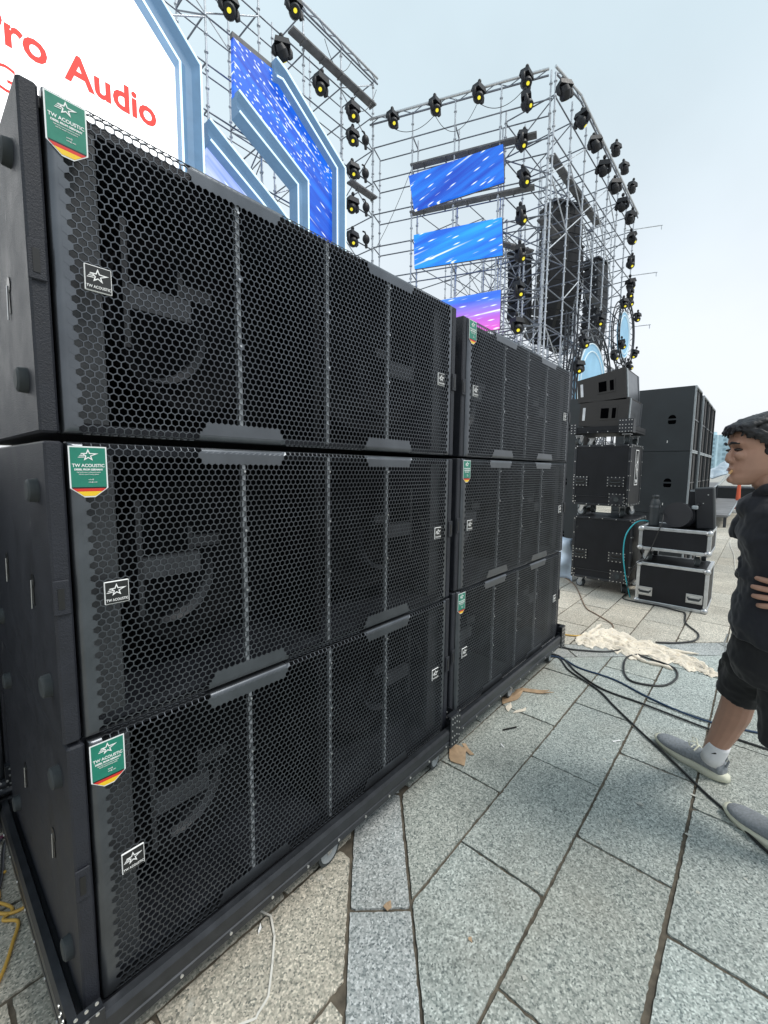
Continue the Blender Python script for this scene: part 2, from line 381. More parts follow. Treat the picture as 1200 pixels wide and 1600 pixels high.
def rough_edge(P, step, amp):
    out = []; n = len(P)
    cx = sum(p[0] for p in P)/n; cy = sum(p[1] for p in P)/n
    for i in range(n):
        p, q = P[i], P[(i+1) % n]; l = sqrt((q[0]-p[0])**2+(q[1]-p[1])**2); k = max(1, int(l/step))
        for j in range(k):
            t = j/k; x = p[0]+(q[0]-p[0])*t; y = p[1]+(q[1]-p[1])*t
            a = amp*rnd.random()**2*(2.2 if j == 0 else 1); d = sqrt((cx-x)**2+(cy-y)**2)+1e-6
            out.append((x+(cx-x)/d*a, y+(cy-y)/d*a))
    return out
slabs = []
def slab(poly, tint):
    if len(poly) < 3: return
    cx = sum(p[0] for p in poly)/len(poly); cy = sum(p[1] for p in poly)/len(poly)
    near = abs(cx-1) < 4 and abs(cy) < 3
    P = inset(poly, (.0026+.0036*rnd.random()) if near else .003)
    if not P: return
    if near and cx < 1.9:                            # the wide washed-out joint by the man's side
        P = clip(P, 0, -1, .861-.004-.0036*max(0, 1.9-cx)) if cy > -.861 else clip(P, 0, 1, -.861-.004-.0036*max(0, 1.9-cx))
        if len(P) < 3: return
    if near: P = rough_edge(P, .014, .0042)
    v = 1+(rnd.random()-.5)*.22; w = (rnd.random()-.5)*.04
    slabs.append((P, (tint[0]*v*(1+w), tint[1]*v, tint[2]*v*(1-w)), rnd.random()*.0022))
GREY, GREY2, BEIGE, BEIGE2 = (.375, .396, .374), (.355, .365, .362), (.44, .405, .345), (.49, .45, .39)
AY, C1, C0 = -1.056, 1.018, .74                      # diagonal band lines x + AY*y = C
for r in range(-48, 50):
    y0 = .045+r*.302; y1 = y0+.302
    off = {-1: 0.73, -2: 1.04, -3: 1.345}.get(r, None)
    if off is None: off = (.31*(r % 2))+.12*((r*37) % 5)/5+.5
    n0 = int((-5-off)/.622)-1; n1 = int((42-off)/.622)
    if y0 < -9 or y0 > 13: continue
    for i in range(n0, n1):
        x0 = off+i*.622; q = [(x0, y0), (x0+.622, y0), (x0+.622, y1), (x0, y1)]
        # main grey field
        a = clip(clip(q, -1, -AY, -C1), 1, .976, 2.85)
        if a: slab(a, BEIGE2 if (y0 < -1.0 and x0 > 3.0) else GREY)
        a = clip(q, -1, -.976, -3.16)
        if a: slab(a, BEIGE2 if x0 < 14 else BEIGE)
        a = clip(q, 1, AY, C0)
        if a: slab(a, BEIGE)
# diagonal bands with their own cross joints
d = Vector((1.056, 1, 0)).normalized(); nn = Vector((d.y, -d.x, 0))
o0 = Vector((C0, 0, 0)); wband = (C1-C0)*nn.x
for i in range(-20, 30):
    s0 = -.195+i*.47; P = [o0+d*s0, o0+d*s0+nn*wband, o0+d*(s0+.47)+nn*wband, o0+d*(s0+.47)]
    a = clip([(p.x, p.y) for p in P], 1, .976, 2.85)
    if a: slab(a, GREY2)
d = Vector((.976, -1, 0)).normalized(); nn = Vector((-d.y, d.x, 0)); o0 = Vector((2.85, 0, 0)); wband = .31*nn.x
for i in range(-16, 20):
    s0 = .1+i*.62; P = [o0+d*s0, o0+d*s0+nn*wband, o0+d*(s0+.62)+nn*wband, o0+d*(s0+.62)]
    slab([(p.x, p.y) for p in P], GREY2)
pv = MB(); tints = []
for P, tcol, dz in slabs:
    n = len(P); c = .0015
    pv.add([(x, y, dz) for x, y in P]+[(x, y, -.012) for x, y in P], [tuple(range(n))]+[(i, n+i, n+(i+1)%n, (i+1)%n) for i in range(n)])
    tints += [tcol]*(n+4*n)
pave = pv.build('pavement', M_pave)
ca = pave.data.color_attributes.new('tint', 'FLOAT_COLOR', 'CORNER')
ca.data.foreach_set('color', np.array([(*c, 1) for c in tints], dtype=np.float32).ravel())
tag(pave, kind='structure')
mo = MB(); mo.add([(-5,-9.2,-.005),(41,-9.2,-.005),(41,13.4,-.005),(-5,13.4,-.005)], [(0,1,2,3)]); tag(mo.build('pavement_joints', M_mortar), kind='structure')
gr = MB(); gr.add([(-800,-800,-.02),(900,-800,-.02),(900,800,-.02),(-800,800,-.02)], [(0,1,2,3)])
tag(gr.build('ground', mat('plaza far paving', (.36,.35,.32), .85, noise=(.4,.15))), kind='structure')

# ================================================================== SUBWOOFERS
WB, HB, DB = 1.306, 0.594, 0.855
def star(cx, cz, r, y, mb, mt, place):
    """outlined five point star with a long right arm and speed lines (the badge mark)"""
    def P(a, rr, sx=1): return (cx+rr*sin(a)*sx, cz+rr*cos(a))
    outer = []; inner = []
    for i in range(10):
        a = i*pi/5; rr = r if i % 2 == 0 else r*.42
        sx = 1.45 if i == 2 else 1
        p = P(a, rr, sx); outer.append(p); inner.append((cx+(p[0]-cx)*.60, cz+(p[1]-cz)*.60))
    for i in range(10):
        j = (i+1) % 10
        mb.prism([outer[i], outer[j], inner[j], inner[i]], lambda p: place(p[0], p[1], y), lambda p: place(p[0], p[1], y+.0006), mt)
    for k in range(3):
        z = cz+r*(.10-.24*k); x1 = cx-r*(.42+.05*k); x0 = cx-r*(1.05+.16*k)
        mb.prism([(x0, z), (x1, z+.05*r), (x1, z+.16*r), (x0+.1*r, z+.10*r)], lambda p: place(p[0], p[1], y), lambda p: place(p[0], p[1], y+.0006), mt)
def grille_mesh():
    p = .0156; R = p/sqrt(3); rowh = p*.845
    r = .012; LU = r*pi/2+.014; LV = r*pi/2+.010
    U0, U1, V0, V1 = -(r*pi/2-r)-.014, WB+(r*pi/2-r)+.014, -(r*pi/2-r)-.010, HB+(r*pi/2-r)+.010
    def bend(t, lo, hi):
        a, b = lo+r, hi-r
        if t < a:
            s = a-t
            if s < r*pi/2: th = s/r; return a-r*sin(th), r-r*cos(th)
            return lo, r+(s-r*pi/2)
        if t > b:
            s = t-b
            if s < r*pi/2: th = s/r; return b+r*sin(th), r-r*cos(th)
            return hi, r+(s-r*pi/2)
        return t, 0
    def mp(u, v, dep=0):
        u = min(max(u, U0), U1); v = min(max(v, V0), V1)
        x, du = bend(u, 0, WB); z, dv = bend(v, 0, HB)
        y = max(du, dv); s = 1
        # inner side offset follows the sheet thickness
        if dep:
            if dv > 0: z += (-dep if v > HB/2 else dep)*min(1, dv/r)
            if du > 0: x += (-dep if u > WB/2 else dep)*min(1, du/r)
            y += dep*(1-min(1, max(du, dv)/r))
        return (x, y, z)
    nc = int(WB/p)+4; nr = int((V1-V0)/rowh)+2
    def skip(u, v):
        for t in (v, HB-v):
            if t < .004 and (.262 < u < .476 or .816 < u < 1.036): return True
        return u < .017 or u > WB-.011
    def solid(u, v):
        if u < .030 or u > WB-.022: return True
        for (a, b) in ((.268, .470), (.822, 1.030)):
            for t in (v, HB-v):
                if t < .042 and a-(.020-t*.5)*1.0 < u < b+(.020-t*.5)*1.0: return True
        for sx in (.365, .648, .918):                 # screw plates
            for sz in (.36, .205):
                if abs(u-sx) < .010 and abs(v-(HB-sz)) < .010: return True
        if v > V1-.006 or v < V0+.006: return True
        return False
    mb = MB(); hx = [(R*sin(i*pi/3), R*.976*cos(i*pi/3)) for i in range(6)]
    V = []; F = []
    for j in range(-1, nr):
        v = V0+j*rowh
        for i in range(-3, nc):
            u = i*p+(p/2 if j % 2 else 0)
            if u < U0-p or u > U1+p: continue
            o = len(V)
            if solid(u, v) and skip(u, v): continue
            if solid(u, v):
                V += [mp(u+a, v+b) for a, b in hx]; F.append(tuple(o+q for q in range(6)))
            else:
                V += [mp(u+a, v+b) for a, b in hx]+[mp(u+a*.885, v+b*.885) for a, b in hx]+[mp(u+a*.855, v+b*.855, .0007) for a, b in hx]+[mp(u+a*.845, v+b*.845, .0024) for a, b in hx]
                for q in range(6):
                    q2 = (q+1) % 6
                    F.append((o+q, o+q2, o+6+q2, o+6+q)); F.append((o+6+q, o+6+q2, o+12+q2, o+12+q)); F.append((o+12+q, o+12+q2, o+18+q2, o+18+q))
    # smooth folded margins lie a hair behind the perforated cells
    def patch(us, vs_):
        o = len(V)
        for v in vs_:
            for u in us: x, y, z = mp(u, v); V.append((x, y+.00035, z))
        w_ = len(us)
        for j in range(len(vs_)-1):
            for i in range(w_-1): F.append((o+j*w_+i, o+j*w_+i+1, o+(j+1)*w_+i+1, o+(j+1)*w_+i)); SM.append(len(F)-1)
    SM = []; arc = [r*(1-pi/2*i/6) for i in range(7)]
    lin = lambda a, b, n_: [a+(b-a)*i/n_ for i in range(n_+1)]
    vfull = [V0]+[a for a in arc[::-1]]+lin(r+.02, HB-r-.02, 10)+[HB-a for a in arc]+[V1]
    patch([U0]+arc[::-1]+[.024], vfull); patch([WB-.017]+[WB-a for a in arc]+[U1], vfull)
    for a, b in ((.258, .480), (.812, 1.040)):
        patch(lin(a, b, 6), [HB-.022]+[HB-q for q in arc]+[V1]); patch(lin(a, b, 6), [V0]+arc[::-1]+[.022])
    mb.v = V; mb.f = F; mb.mi = [0]*len(F); mb.sm = [False]*len(F); [mb.sm.__setitem__(q, True) for q in SM]; mb.ms = [M_grille]
    return mb
M_brc3 = mat('baffle paint', (.050, .054, .060), .5, noise=(20, .3))
def make_sub():
    t = thing('subwoofer_cabinet', 'black double driver subwoofer cabinet', 'subwoofer')
    c = MB(); x0, x1 = -.035, WB+.035; w = .022
    yf = .006
    c.box((x0, yf, 0), (x0+.030, DB, HB), M_cab, .004); c.box((x1-.030, yf, 0), (x1, DB, HB), M_cab, .004)
    c.box((x0+.030, .034, .002), (x1-.030, DB, w), M_cab); c.box((x0+.030, .034, HB-w), (x1-.030, DB, HB-.002), M_cab)
    c.box((.27, .0135, HB-w), (x1-.030, .0338, HB-.004), M_int)  # filler added to block the sky behind the top fold holes
    c.box((x0+.030, DB-w, w), (x1-.030, DB-.002, HB-w), M_cab)
    c.build('cabinet', M_cab, t)
    grille_mesh().build('grille', M_grille, t)
    b = MB()                                          # inner baffle, horn walls
    for a, q in ((.016, .084), (WB-.084, WB-.016)):
        b.box((a, .034, w+.001), (q, .050, HB-w-.001), M_brc3)
    b.box((.084, .30, w+.001), (WB-.084, .315, HB-w-.001), M_int)
    b.box((WB/2-.012, .06, w+.001), (WB/2+.012, .30, HB-w-.001), M_int)
    b.build('baffle', M_int, t)
    for cx, sg in ((.31, 1), (.985, -1)):
        dr = MB(); cz = HB/2
        M = Matrix.Rotation(radians(18*sg), 3, 'Z')
        def ring(r, y, n=28): return [Vector((cx, .19, cz))+M@Vector((r*cos(2*pi*i/n), y, r*sin(2*pi*i/n))) for i in range(n)]
        rings = [(.225, .03), (.225, -.008), (.205, -.012), (.203, .0), (.193, -.008), (.183, .002), (.10, .055), (.06, .075), (.045, .06), (.0005, .052)]
        vs = []; n = 28
        for r_, y_ in rings: vs += ring(r_, y_)
        fs = []
        for k in range(len(rings)-1): fs += [(k*n+i, k*n+(i+1)%n, (k+1)*n+(i+1)%n, (k+1)*n+i) for i in range(n)]
        dr.add(vs, fs, M_int, True)
        d_ = dr.build('driver', M_int, t)
        rg = MB(); rg.tube([p_ for p_ in ring(.213, -.016)], .009, 6, M_int, closed=True); rg.build('rim', M_int, d_)
        # horn beam, upright and a crescent added as the lit arc of the driver ring
        X = lambda v: v if sg == 1 else WB-v
        for (xa, xb, ya, yb, za, zb, m_) in ((.150, .285, .085, .105, .285, .335, M_brace), (.138, .150, .085, .105, .20, .47, M_brc2), (.262, .274, .10, .115, .336, .40, M_brc2), (.2745, .345, .10, .115, .345, .375, M_brc2)):
            br = MB(); br.box((X(xa), ya, za), (X(xb), yb, zb), m_); br.build('brace', m_, t)
        lp_ = MB(); n_ = 18; vs = []
        for i in range(n_+1):
            a_ = radians(-112+128*i/n_); wv = .016*sin(pi*i/n_)+.003
            for rr_, yy_ in ((.128, .17), (.128+wv, .155), (.128+wv, .185), (.128, .20)): vs.append((X(.215+rr_*cos(a_)), yy_, .285+rr_*sin(a_)))
        lp_.add(vs, [(i*4+q, i*4+(q+1)%4, i*4+4+(q+1)%4, i*4+4+q) for i in range(n_) for q in range(4)], M_brace); lp_.build('lit_rim_arc', M_brace, t)
    for sx in (.365, .648, .918):
        s = MB(); s.box((sx-.0055, .0045, .012), (sx+.0055, .014, HB-.012), M_strip); st = s.build('grille_strip', M_strip, t)
        for sz in (.36, .205, .055): q = MB(); q.cyl((sx, -.003, HB-sz), (sx, .001, HB-sz), .0030, 8, M_zinc); q.build('screw', M_zinc, st)
    # corner badge plates
    for bx in (.068, 1.227):
        pl = MB(); zc = HB-.302
        pl.box((bx-.0225, -.0045, zc-.0235), (bx+.0225, -.0005, zc+.0235), M_white, .001)
        pl.box((bx-.0208, -.0052, zc-.0218), (bx+.0208, -.0046, zc+.0218), M_plate)
        po = pl.build('badge', M_plate, t)
        em = MB(); place = lambda x, z, y: (x, -.0053-y, z)
        star(bx-.001, zc+.005, .0135, 0, em, M_white, place)
        text_mesh(em, 'TW ACOUSTIC', .0072, lambda x, y, d_: (bx+x, -.0053-d_, zc-.0175+y), M_white, .0006, .0001, 'CENTER', .82)
        em.build('emblem', M_white, po)
    # sticker, top left
    sx0, sx1, zt, zs, zb = .000, .063, HB-.008, HB-.088, HB-.106
    def shield(k, y, m_, mb):
        pts = [(sx0+k, zt-k), (sx1-k, zt-k), (sx1-k, zs+k*.3), ((sx0+sx1)/2+.009, zb+k), ((sx0+sx1)/2-.009, zb+k), (sx0+k, zs+k*.3)]
        mb.prism(pts[::-1], lambda p: (p[0], y, p[1]), lambda p: (p[0], y-.0006, p[1]), m_)
    sk = MB(); shield(0, -.0012, M_wht2, sk)
    def strip(z1, z0, m_, mb, y):
        def w_(z):
            if z >= zs: return sx0+.0025, sx1-.0025
            f = (zs-z)/(zs-zb-.002); h = (sx1-sx0)/2-.0025; hh = h+(.009-h)*min(1, f)
            c_ = (sx0+sx1)/2; return c_-hh, c_+hh
        a, b2 = w_(z1), w_(z0)
        mb.prism([(a[0], z1), (b2[0], z0), (b2[1], z0), (a[1], z1)], lambda p: (p[0], y, p[1]), lambda p: (p[0], y-.0006, p[1]), m_)
    strip(zt-.0025, zs+.002, M_green, sk, -.0019); strip(zs+.0019, zs-.0008, M_blk, sk, -.0019)
    strip(zs-.0009, zs-.0065, M_red, sk, -.0019); strip(zs-.0066, zb+.0025, M_yel, sk, -.0019)
    so_ = sk.build('sticker', M_green, t)
    pr = MB(); pl3 = lambda x, z, y: (x, -.0026-y, z)
    star((sx0+sx1)/2, zt-.017, .0125, 0, pr, M_white, pl3)
    for txt, sz, zz, of in (('TW ACOUSTIC', .0085, zt-.0395, .00018), ('DIESEL FROM GERMANY', .0047, zt-.046, .0002), ('High performance professional speaker', .0031, zt-.0505, 0), ('built for concert touring systems', .0031, zt-.0545, 0)):
        text_mesh(pr, txt, sz, lambda x, y, d_: ((sx0+sx1)/2+x, -.0026-d_, zz+y), M_white, .0005, of, 'CENTER', .92 if sz > .004 else .80)
    text_mesh(pr, 'sales@', .0032, lambda x, y, d_: (sx0+.030+x, -.0026-d_, zt-.0645+y), M_white, .0005, 0)
    text_mesh(pr, 'info@ web', .0032, lambda x, y, d_: (sx0+.030+x, -.0026-d_, zt-.0695+y), M_white, .0005, 0)
    pr.build('print', M_white, so_)
    # side fittings
    for sg, X in ((-1, x0), (1, x1)):
        for fy in (.085, .69):
            for fz in (.10, .50):
                f = MB(); f.cyl((X, fy, fz), (X+sg*.014, fy, fz), .024, 14, M_rub, r2=.0225); f.cyl((X+sg*.014, fy, fz), (X+sg*.017, fy, fz), .0225, 14, M_rub, r2=.018)
                f.build('rubber_foot', M_rub, t)
        for fy in (.19, .52):
            h = MB()                                  # sunk locator slot
            h.cyl((X+sg*.0005, fy, .30), (X+sg*.002, fy, .30), .016, 12, M_blk); h.box((X+sg*.0004, fy-.006, .245), (X+sg*.002, fy+.006, .29), M_blk)
            h.tube([(X+sg*.003, fy+.004, .30), (X+sg*.003, fy+.010, .255), (X+sg*.003, fy+.013, .235)], .0016, 5, M_zinc)
            h.build('rigging_slot', M_blk, t)
        l = MB(); l.box((X+sg*.0015, .004, HB-.330), (X-sg*.026, .0005, HB-.262), M_cab, .002)
        l.box((X-sg*.006, -.0005, HB-.318), (X-sg*.016, .0004, HB-.278), M_blk); l.build('latch', M_cab, t)
    return t
sub0 = make_sub()
subs = [  # x, y, z, tilt, label
 (-.004, 0, 1.397, 0, 'topmost subwoofer cabinet of the nearest stack, its top edge against the white screen'),
 (-.002, .002, .792, 0, 'middle subwoofer cabinet of the nearest stack'),
 (.000, .001, .190, 0, 'bottom subwoofer cabinet of the nearest stack, sitting in the black wheeled dolly'),
 (1.452, .016, 1.394, .5, 'topmost subwoofer cabinet of the second stack, below the tilted LED panels'),
 (1.434, .016, .792, 0, 'middle subwoofer cabinet of the second stack'),
 (1.420, .016, .190, 0, 'bottom subwoofer cabinet of the second stack, just above the scraps of cardboard'),
 (-1.34, 1.02, .792, 0, 'upper hidden subwoofer at the left edge, its green sticker peeping past the nearest stack'),
 (-1.34, 1.02, .190, 0, 'lower hidden subwoofer at the left edge, above a riveted dolly corner')]
for i, (x, y, z, rz, lab) in enumerate(subs):
    o = sub0 if i == 0 else copy_tree(sub0)
    o.location = (x, y, z); o.rotation_euler.z = radians(rz*.3)
    if i == 0: o.rotation_euler.y = radians(.22); o.location.z += .004
    tag(o, lab, 'subwoofer', 'double driver subwoofers stacked three high')

# ------------------------------------------------------------------ dollies
def make_dolly():
    t = thing('speaker_dolly', 'black wheeled dolly', 'dolly', (0, 0, 0))
    x0, x1, y0, y1 = -.070, WB+.058, -.036, DB+.045
    dk = MB(); dk.box((x0+.02, y0+.02, .165), (x1-.02, y1-.02, .186), M_ply); dk.build('deck', M_ply, t)
    def rail(a, b, outn):
        r = MB(); a = Vector(a); b = Vector(b); d = (b-a).normalized(); n = Vector(outn)
        prof = [(0, .128), (.022, .128), (.024, .131), (.024, .150), (.021, .153), (.021, .160), (.024, .163), (.024, .192), (.018, .204), (.002, .206), (0, .200)]
        vs = [a-n*.024+n*u+Vector((0, 0, z)) for u, z in prof]+[b-n*.024+n*u+Vector((0, 0, z)) for u, z in prof]
        k = len(prof); fs = [(i, (i+1)%k, k+(i+1)%k, k+i) for i in range(k)]+[tuple(range(k-1,-1,-1)), tuple(range(k,2*k))]
        r.add(vs, fs, M_rail); ro = r.build('rail', M_rail, t)
        q = MB(); L = (b-a).length; m_ = max(2, int(L/.125))
        for i in range(m_):
            p = a+d*(.09+(L-.18)*i/(m_-1))+Vector((0, 0, .142)); q.cyl(p+n*.0, p+n*.0022, .0042, 8, M_rivet)
        q.build('rivets', M_rivet, ro)
    rail((x0+.001, y0, 0), (x1-.001, y0, 0), (0, -1, 0)); rail((x0+.001, y1, 0), (x1-.001, y1, 0), (0, 1, 0))
    rail((x0, y0+.025, 0), (x0, y1-.025, 0), (-1, 0, 0)); rail((x1, y0+.025, 0), (x1, y1-.025, 0), (1, 0, 0))
    for cx, sx in ((x0, 1), (x1, -1)):
        for cy, sy in ((y0, 1), (y1, -1)):
            c = MB(); up_ = .228 if (sx == 1) else .262
            c.box((cx-sx*.004, cy-sy*.004, .118), (cx+sx*.062, cy-sy*.0005, up_), M_rail, .001)
            c.box((cx-sx*.004, cy-sy*.0004, .118), (cx-sx*.0005, cy+sy*.062, up_), M_rail, .001)
            c.box((cx-sx*.0004, cy-sy*.0004, up_-.003), (cx+sx*.060, cy+sy*.022, up_), M_rail)
            co = c.build('corner_bracket', M_rail, t); q = MB()
            for a in (.012, .030, .048):
                for zz in ([.135, .160, .187] if up_ < .21 else [.135, .165, .195, .225, .25]):
                    if (a == .03 and zz in (.160, .195)): continue
                    q.cyl((cx+sx*a, cy-sy*.004, zz), (cx+sx*a, cy-sy*.006, zz), .0036, 8, M_rivet)
                    q.cyl((cx-sx*.004, cy+sy*a, zz), (cx-sx*.006, cy+sy*a, zz), .0036, 8, M_rivet)
            q.build('rivets', M_rivet, co)
    for (cx, ang) in ((.64, 4), (1.27, 10), (.13, -8)):
        for cy in ((.044 if cx > .2 else .11), DB-.06):
            c = MB(); c.box((cx-.04, cy-.035, .158), (cx+.04, cy+.035, .1645), M_zinc)
            M = Matrix.Translation((cx, cy, 0)) @ Matrix.Rotation(radians(ang), 4, 'Z')
            for s_ in (-1, 1):
                vs = [M@Vector((x, s_*.021+dy, z)) for dy in (0, s_*.003) for x, z in ((-.028, .158), (.028, .158), (.034, .056), (.012, .042))]
                c.add(vs, [(3,2,1,0),(4,5,6,7),(0,1,5,4),(1,2,6,5),(2,3,7,6),(3,0,4,7)], M_zinc)
            co = c.build('caster', M_zinc, t); w = MB()
            a = M@Vector((.022, -.017, .05)); b = M@Vector((.022, .017, .05))
            w.cyl(a, b, .049, 22, M_rub); w.cyl(a+(a-b)*.04, b+(b-a)*.04, .039, 20, M_wheel); w.cyl(a+(a-b)*.12, b+(b-a)*.12, .010, 10, M_zinc)
            w.build('wheel', M_wheel, co)
    return t
dol = make_dolly(); tag(dol, 'black wheeled dolly under the nearest stack of subwoofers', 'dolly', 'black rail dollies with riveted corners')
d2 = copy_tree(dol); d2.location = (1.42, .016, 0); tag(d2, 'black wheeled dolly under the second stack of subwoofers, cardboard by its wheels')
d3 = copy_tree(dol); d3.location = (-1.34, 1.02, 0); tag(d3, 'black wheeled dolly whose riveted corner shows at the left edge behind the nearest stack')

# ================================================================== STAGE SCAFFOLD
def pole(mb, p, z0, z1, r=.032):
    mb.cyl((p[0], p[1], z0), (p[0], p[1], z1), r, 6, M_galv, caps=False)
    z = z0+.3
    while z < z1-.1:
        mb.cyl((p[0], p[1], z-.02), (p[0], p[1], z+.02), r*2.0, 6, M_galv); z += .5
def scaffold(label, A, B, depth, zs, nbay, name='stage_scaffold', top=0, braces=1, rows=2, rr=.026, zlow=0.0, seed=1, lights_=None, transom_n=99):
    """bays of posts between A and B (2D points), going back by depth vector; zs = ledger heights"""
    R = random.Random(seed)
    A = Vector((A[0], A[1], 0)); B = Vector((B[0], B[1], 0)); dv = Vector((depth[0], depth[1], 0))
    t = thing(name, label, 'scaffold', (A.x, A.y, 0)); O = Vector((A.x, A.y, 0))
    pts = [A.lerp(B, i/nbay) for i in range(nbay+1)]
    for i, p in enumerate(pts):
        for r in range(rows):
            mb = MB(); pole(mb, p+dv*r-O, zlow, zs[-1]+(top if r == 0 else R.choice((0, .4, .9))))
            mb.build('post', M_galv, t)
    for z in zs:
        for r in range(rows):
            mb = MB(); mb.cyl(pts[0]+dv*r-O+Vector((0,0,z)), pts[-1]+dv*r-O+Vector((0,0,z)), rr, 6, M_ledg); mb.build('ledger', M_ledg, t)
    if rows > 1:
        cnt = 0
        for i, p in enumerate(pts):
            for z in zs:
                if cnt >= transom_n: break
                cnt += 1
                mb = MB(); mb.cyl(p-O+Vector((0,0,z+.05)), p+dv-O+Vector((0,0,z+.05)), rr, 6, M_ledg); mb.build('transom', M_ledg, t)
    nb = 0
    for i in range(nbay):
        for j in range(len(zs)-1):
            if nb > 96 or R.random() > braces: continue
            r = R.choice(range(rows)); nb += 1
            a, b = pts[i]+dv*r-O, pts[i+1]+dv*r-O
            if (i+j) % 2: a, b = b, a
            mb = MB(); mb.cyl(a+Vector((0,0,zs[j]+.05)), b+Vector((0,0,zs[j+1]-.05)), rr*.9, 6, M_galv); mb.build('brace', M_galv, t)
    nb = 0
    if rows > 1:
        for i in range(nbay+1):
            for j in range(len(zs)-1):
                if nb > 96 or R.random() > braces*.8: continue
                nb += 1
                a, b = pts[i]-O, pts[i]+dv-O
                if j % 2: a, b = b, a
                mb = MB(); mb.cyl(a+Vector((0,0,zs[j])), b+Vector((0,0,zs[j+1])), rr*.9, 6, M_ledg); mb.build('cross_brace', M_ledg, t)
    return t
def rail_beam(label, a, b, h=.22, t_=.05, name='roof_rail', cat='rail'):
    """a flat truss beam: two chords and lacing"""
    t = thing(name, label, cat, a); a = Vector(a); b = Vector(b); L = b-a
    mb = MB(); mb.cyl((0,0,0), L, t_, 8, M_alu); mb.build('chord', M_alu, t)
    mb = MB(); mb.cyl((0,0,-h), L+Vector((0,0,-h)), t_*.7, 8, M_ledg); mb.build('chord', M_ledg, t)
    mb = MB(); n = max(3, int(L.length/.45))
    P = [L*(i/n)+Vector((0, 0, 0 if i % 2 else -h)) for i in range(n+1)]
    mb.tube(P, .018, 5, M_ledg); mb.build('lacing', M_ledg, t)
    return t
def plank(label, a, b, w=.34, th=.07):
    a = Vector(a); b = Vector(b); d = (b-a); L = d.length; d.normalize(); n = Vector((-d.y, d.x, 0)); t = thing('walkway_board', label, 'walkway board', a)
    mb = MB(); M = Matrix(((d.x, n.x, 0, 0), (d.y, n.y, 0, 0), (0, 0, 1, 0), (0, 0, 0, 1)))
    mb.box((0, -w/2, 0), (L, w/2, th), M_board, .008, M); k = mb; x = .5
    while x < L: k.box((x, -w/2-.01, -.03), (x+.06, w/2+.01, -.002), M_board, 0, M); x += .9
    mb.build('board', M_board, t)
    return t
ZS = [1.55+1.325*i for i in range(13)]                 # ... 14.80, 16.12, 17.45
YL = 12.58
s1 = scaffold('left scaffold wing behind the LED screens, its top corner highest against the sky', (14.2, YL), (-2.36, YL), (0, 1.9), ZS, 9, braces=.55, top=.15, seed=3)
s1b = scaffold('deeper row of the left scaffold seen through the gaps between the LED frames', (13.4, 16.6), (1.2, 16.6), (.2, 2.2), ZS[:-2], 6, braces=.8, seed=5)
M0, M1 = Vector((14.07, 12.44, 0)), Vector((16.51, 5.87, 0))
md = (M1-M0).normalized(); mn = Vector((-md.y, md.x, 0)); mn = mn if mn.dot(Vector((1, .35, 0))) > 0 else -mn
ZM = [z for z in ZS if z < 15.5]
s2 = scaffold('open middle scaffold bay that carries three tilted LED panels', (M0.x, M0.y), (M1.x, M1.y), (mn.x*.8, mn.y*.8), ZM, 4, braces=.0, top=.95, rows=2, seed=8, transom_n=40)
s3 = scaffold('right scaffold wing whose roof edge runs down towards the horizon', (16.51, 5.70), (28.4, 5.60), (0, 1.9), ZM, 7, braces=.7, top=.8, seed=11)
s4 = scaffold('scaffold deep behind the hanging line arrays', (19.0, 11.4), (30.0, 11.4), (0, 2.4), ZM, 4, braces=.5, seed=13)
s5 = scaffold('tallest rear scaffold poking above the roof edge on the right', (22.6, 7.2), (30.2, 7.2), (.2, 1.5), [z+.9 for z in ZS if z > 4 and z < 15.2], 4, braces=.8, seed=17, top=.9)
s6 = scaffold('narrow scaffold tower beside the middle panels, in front of the leftmost line array', (16.9, 7.6), (18.4, 6.7), (.9, 1.5), [z+.55 for z in ZM if z < 11.5], 2, braces=1, seed=19)
for (x, y, z, L, rz, lab) in ((28.4, 5.6, 14.9, 1.5, -60, 'upper'), (28.4, 5.6, 12.4, 1.4, -60, 'second'), (28.6, 5.6, 9.6, 1.2, -60, 'third')):
    t = thing('outrigger_tube', lab+' loose tube sticking out of the right end of the scaffold', 'tube', (x, y, z), radians(rz), 'tubes sticking out at the right end')
    mb = MB(); mb.cyl((-.5, 0, 0), (L, 0, 0.12), .025, 6, M_galv); mb.build('tube', M_galv, t)
    mb = MB(); mb.cyl((L-.05, 0, .13), (L-.05, 0, -.1), .02, 6, M_galv); mb.build('coupler', M_galv, t)
rail_beam('roof rail along the top of the left scaffold wing', (14.35, YL-.12, 17.68), (-2.3, YL-.12, 17.68))
rail_beam('roof rail across the top of the middle bay, lamps under it', (M0.x-.1, M0.y+.1, 15.92), (M1.x+.02, M1.y+.1, 15.86))
rail_beam('short roof rail at the corner of the right wing', (16.58, 5.75, 15.86), (18.35, 5.42, 15.80))
rail_beam('long roof rail along the top of the right wing', (18.4, 5.42, 15.80), (28.6, 5.45, 15.80))
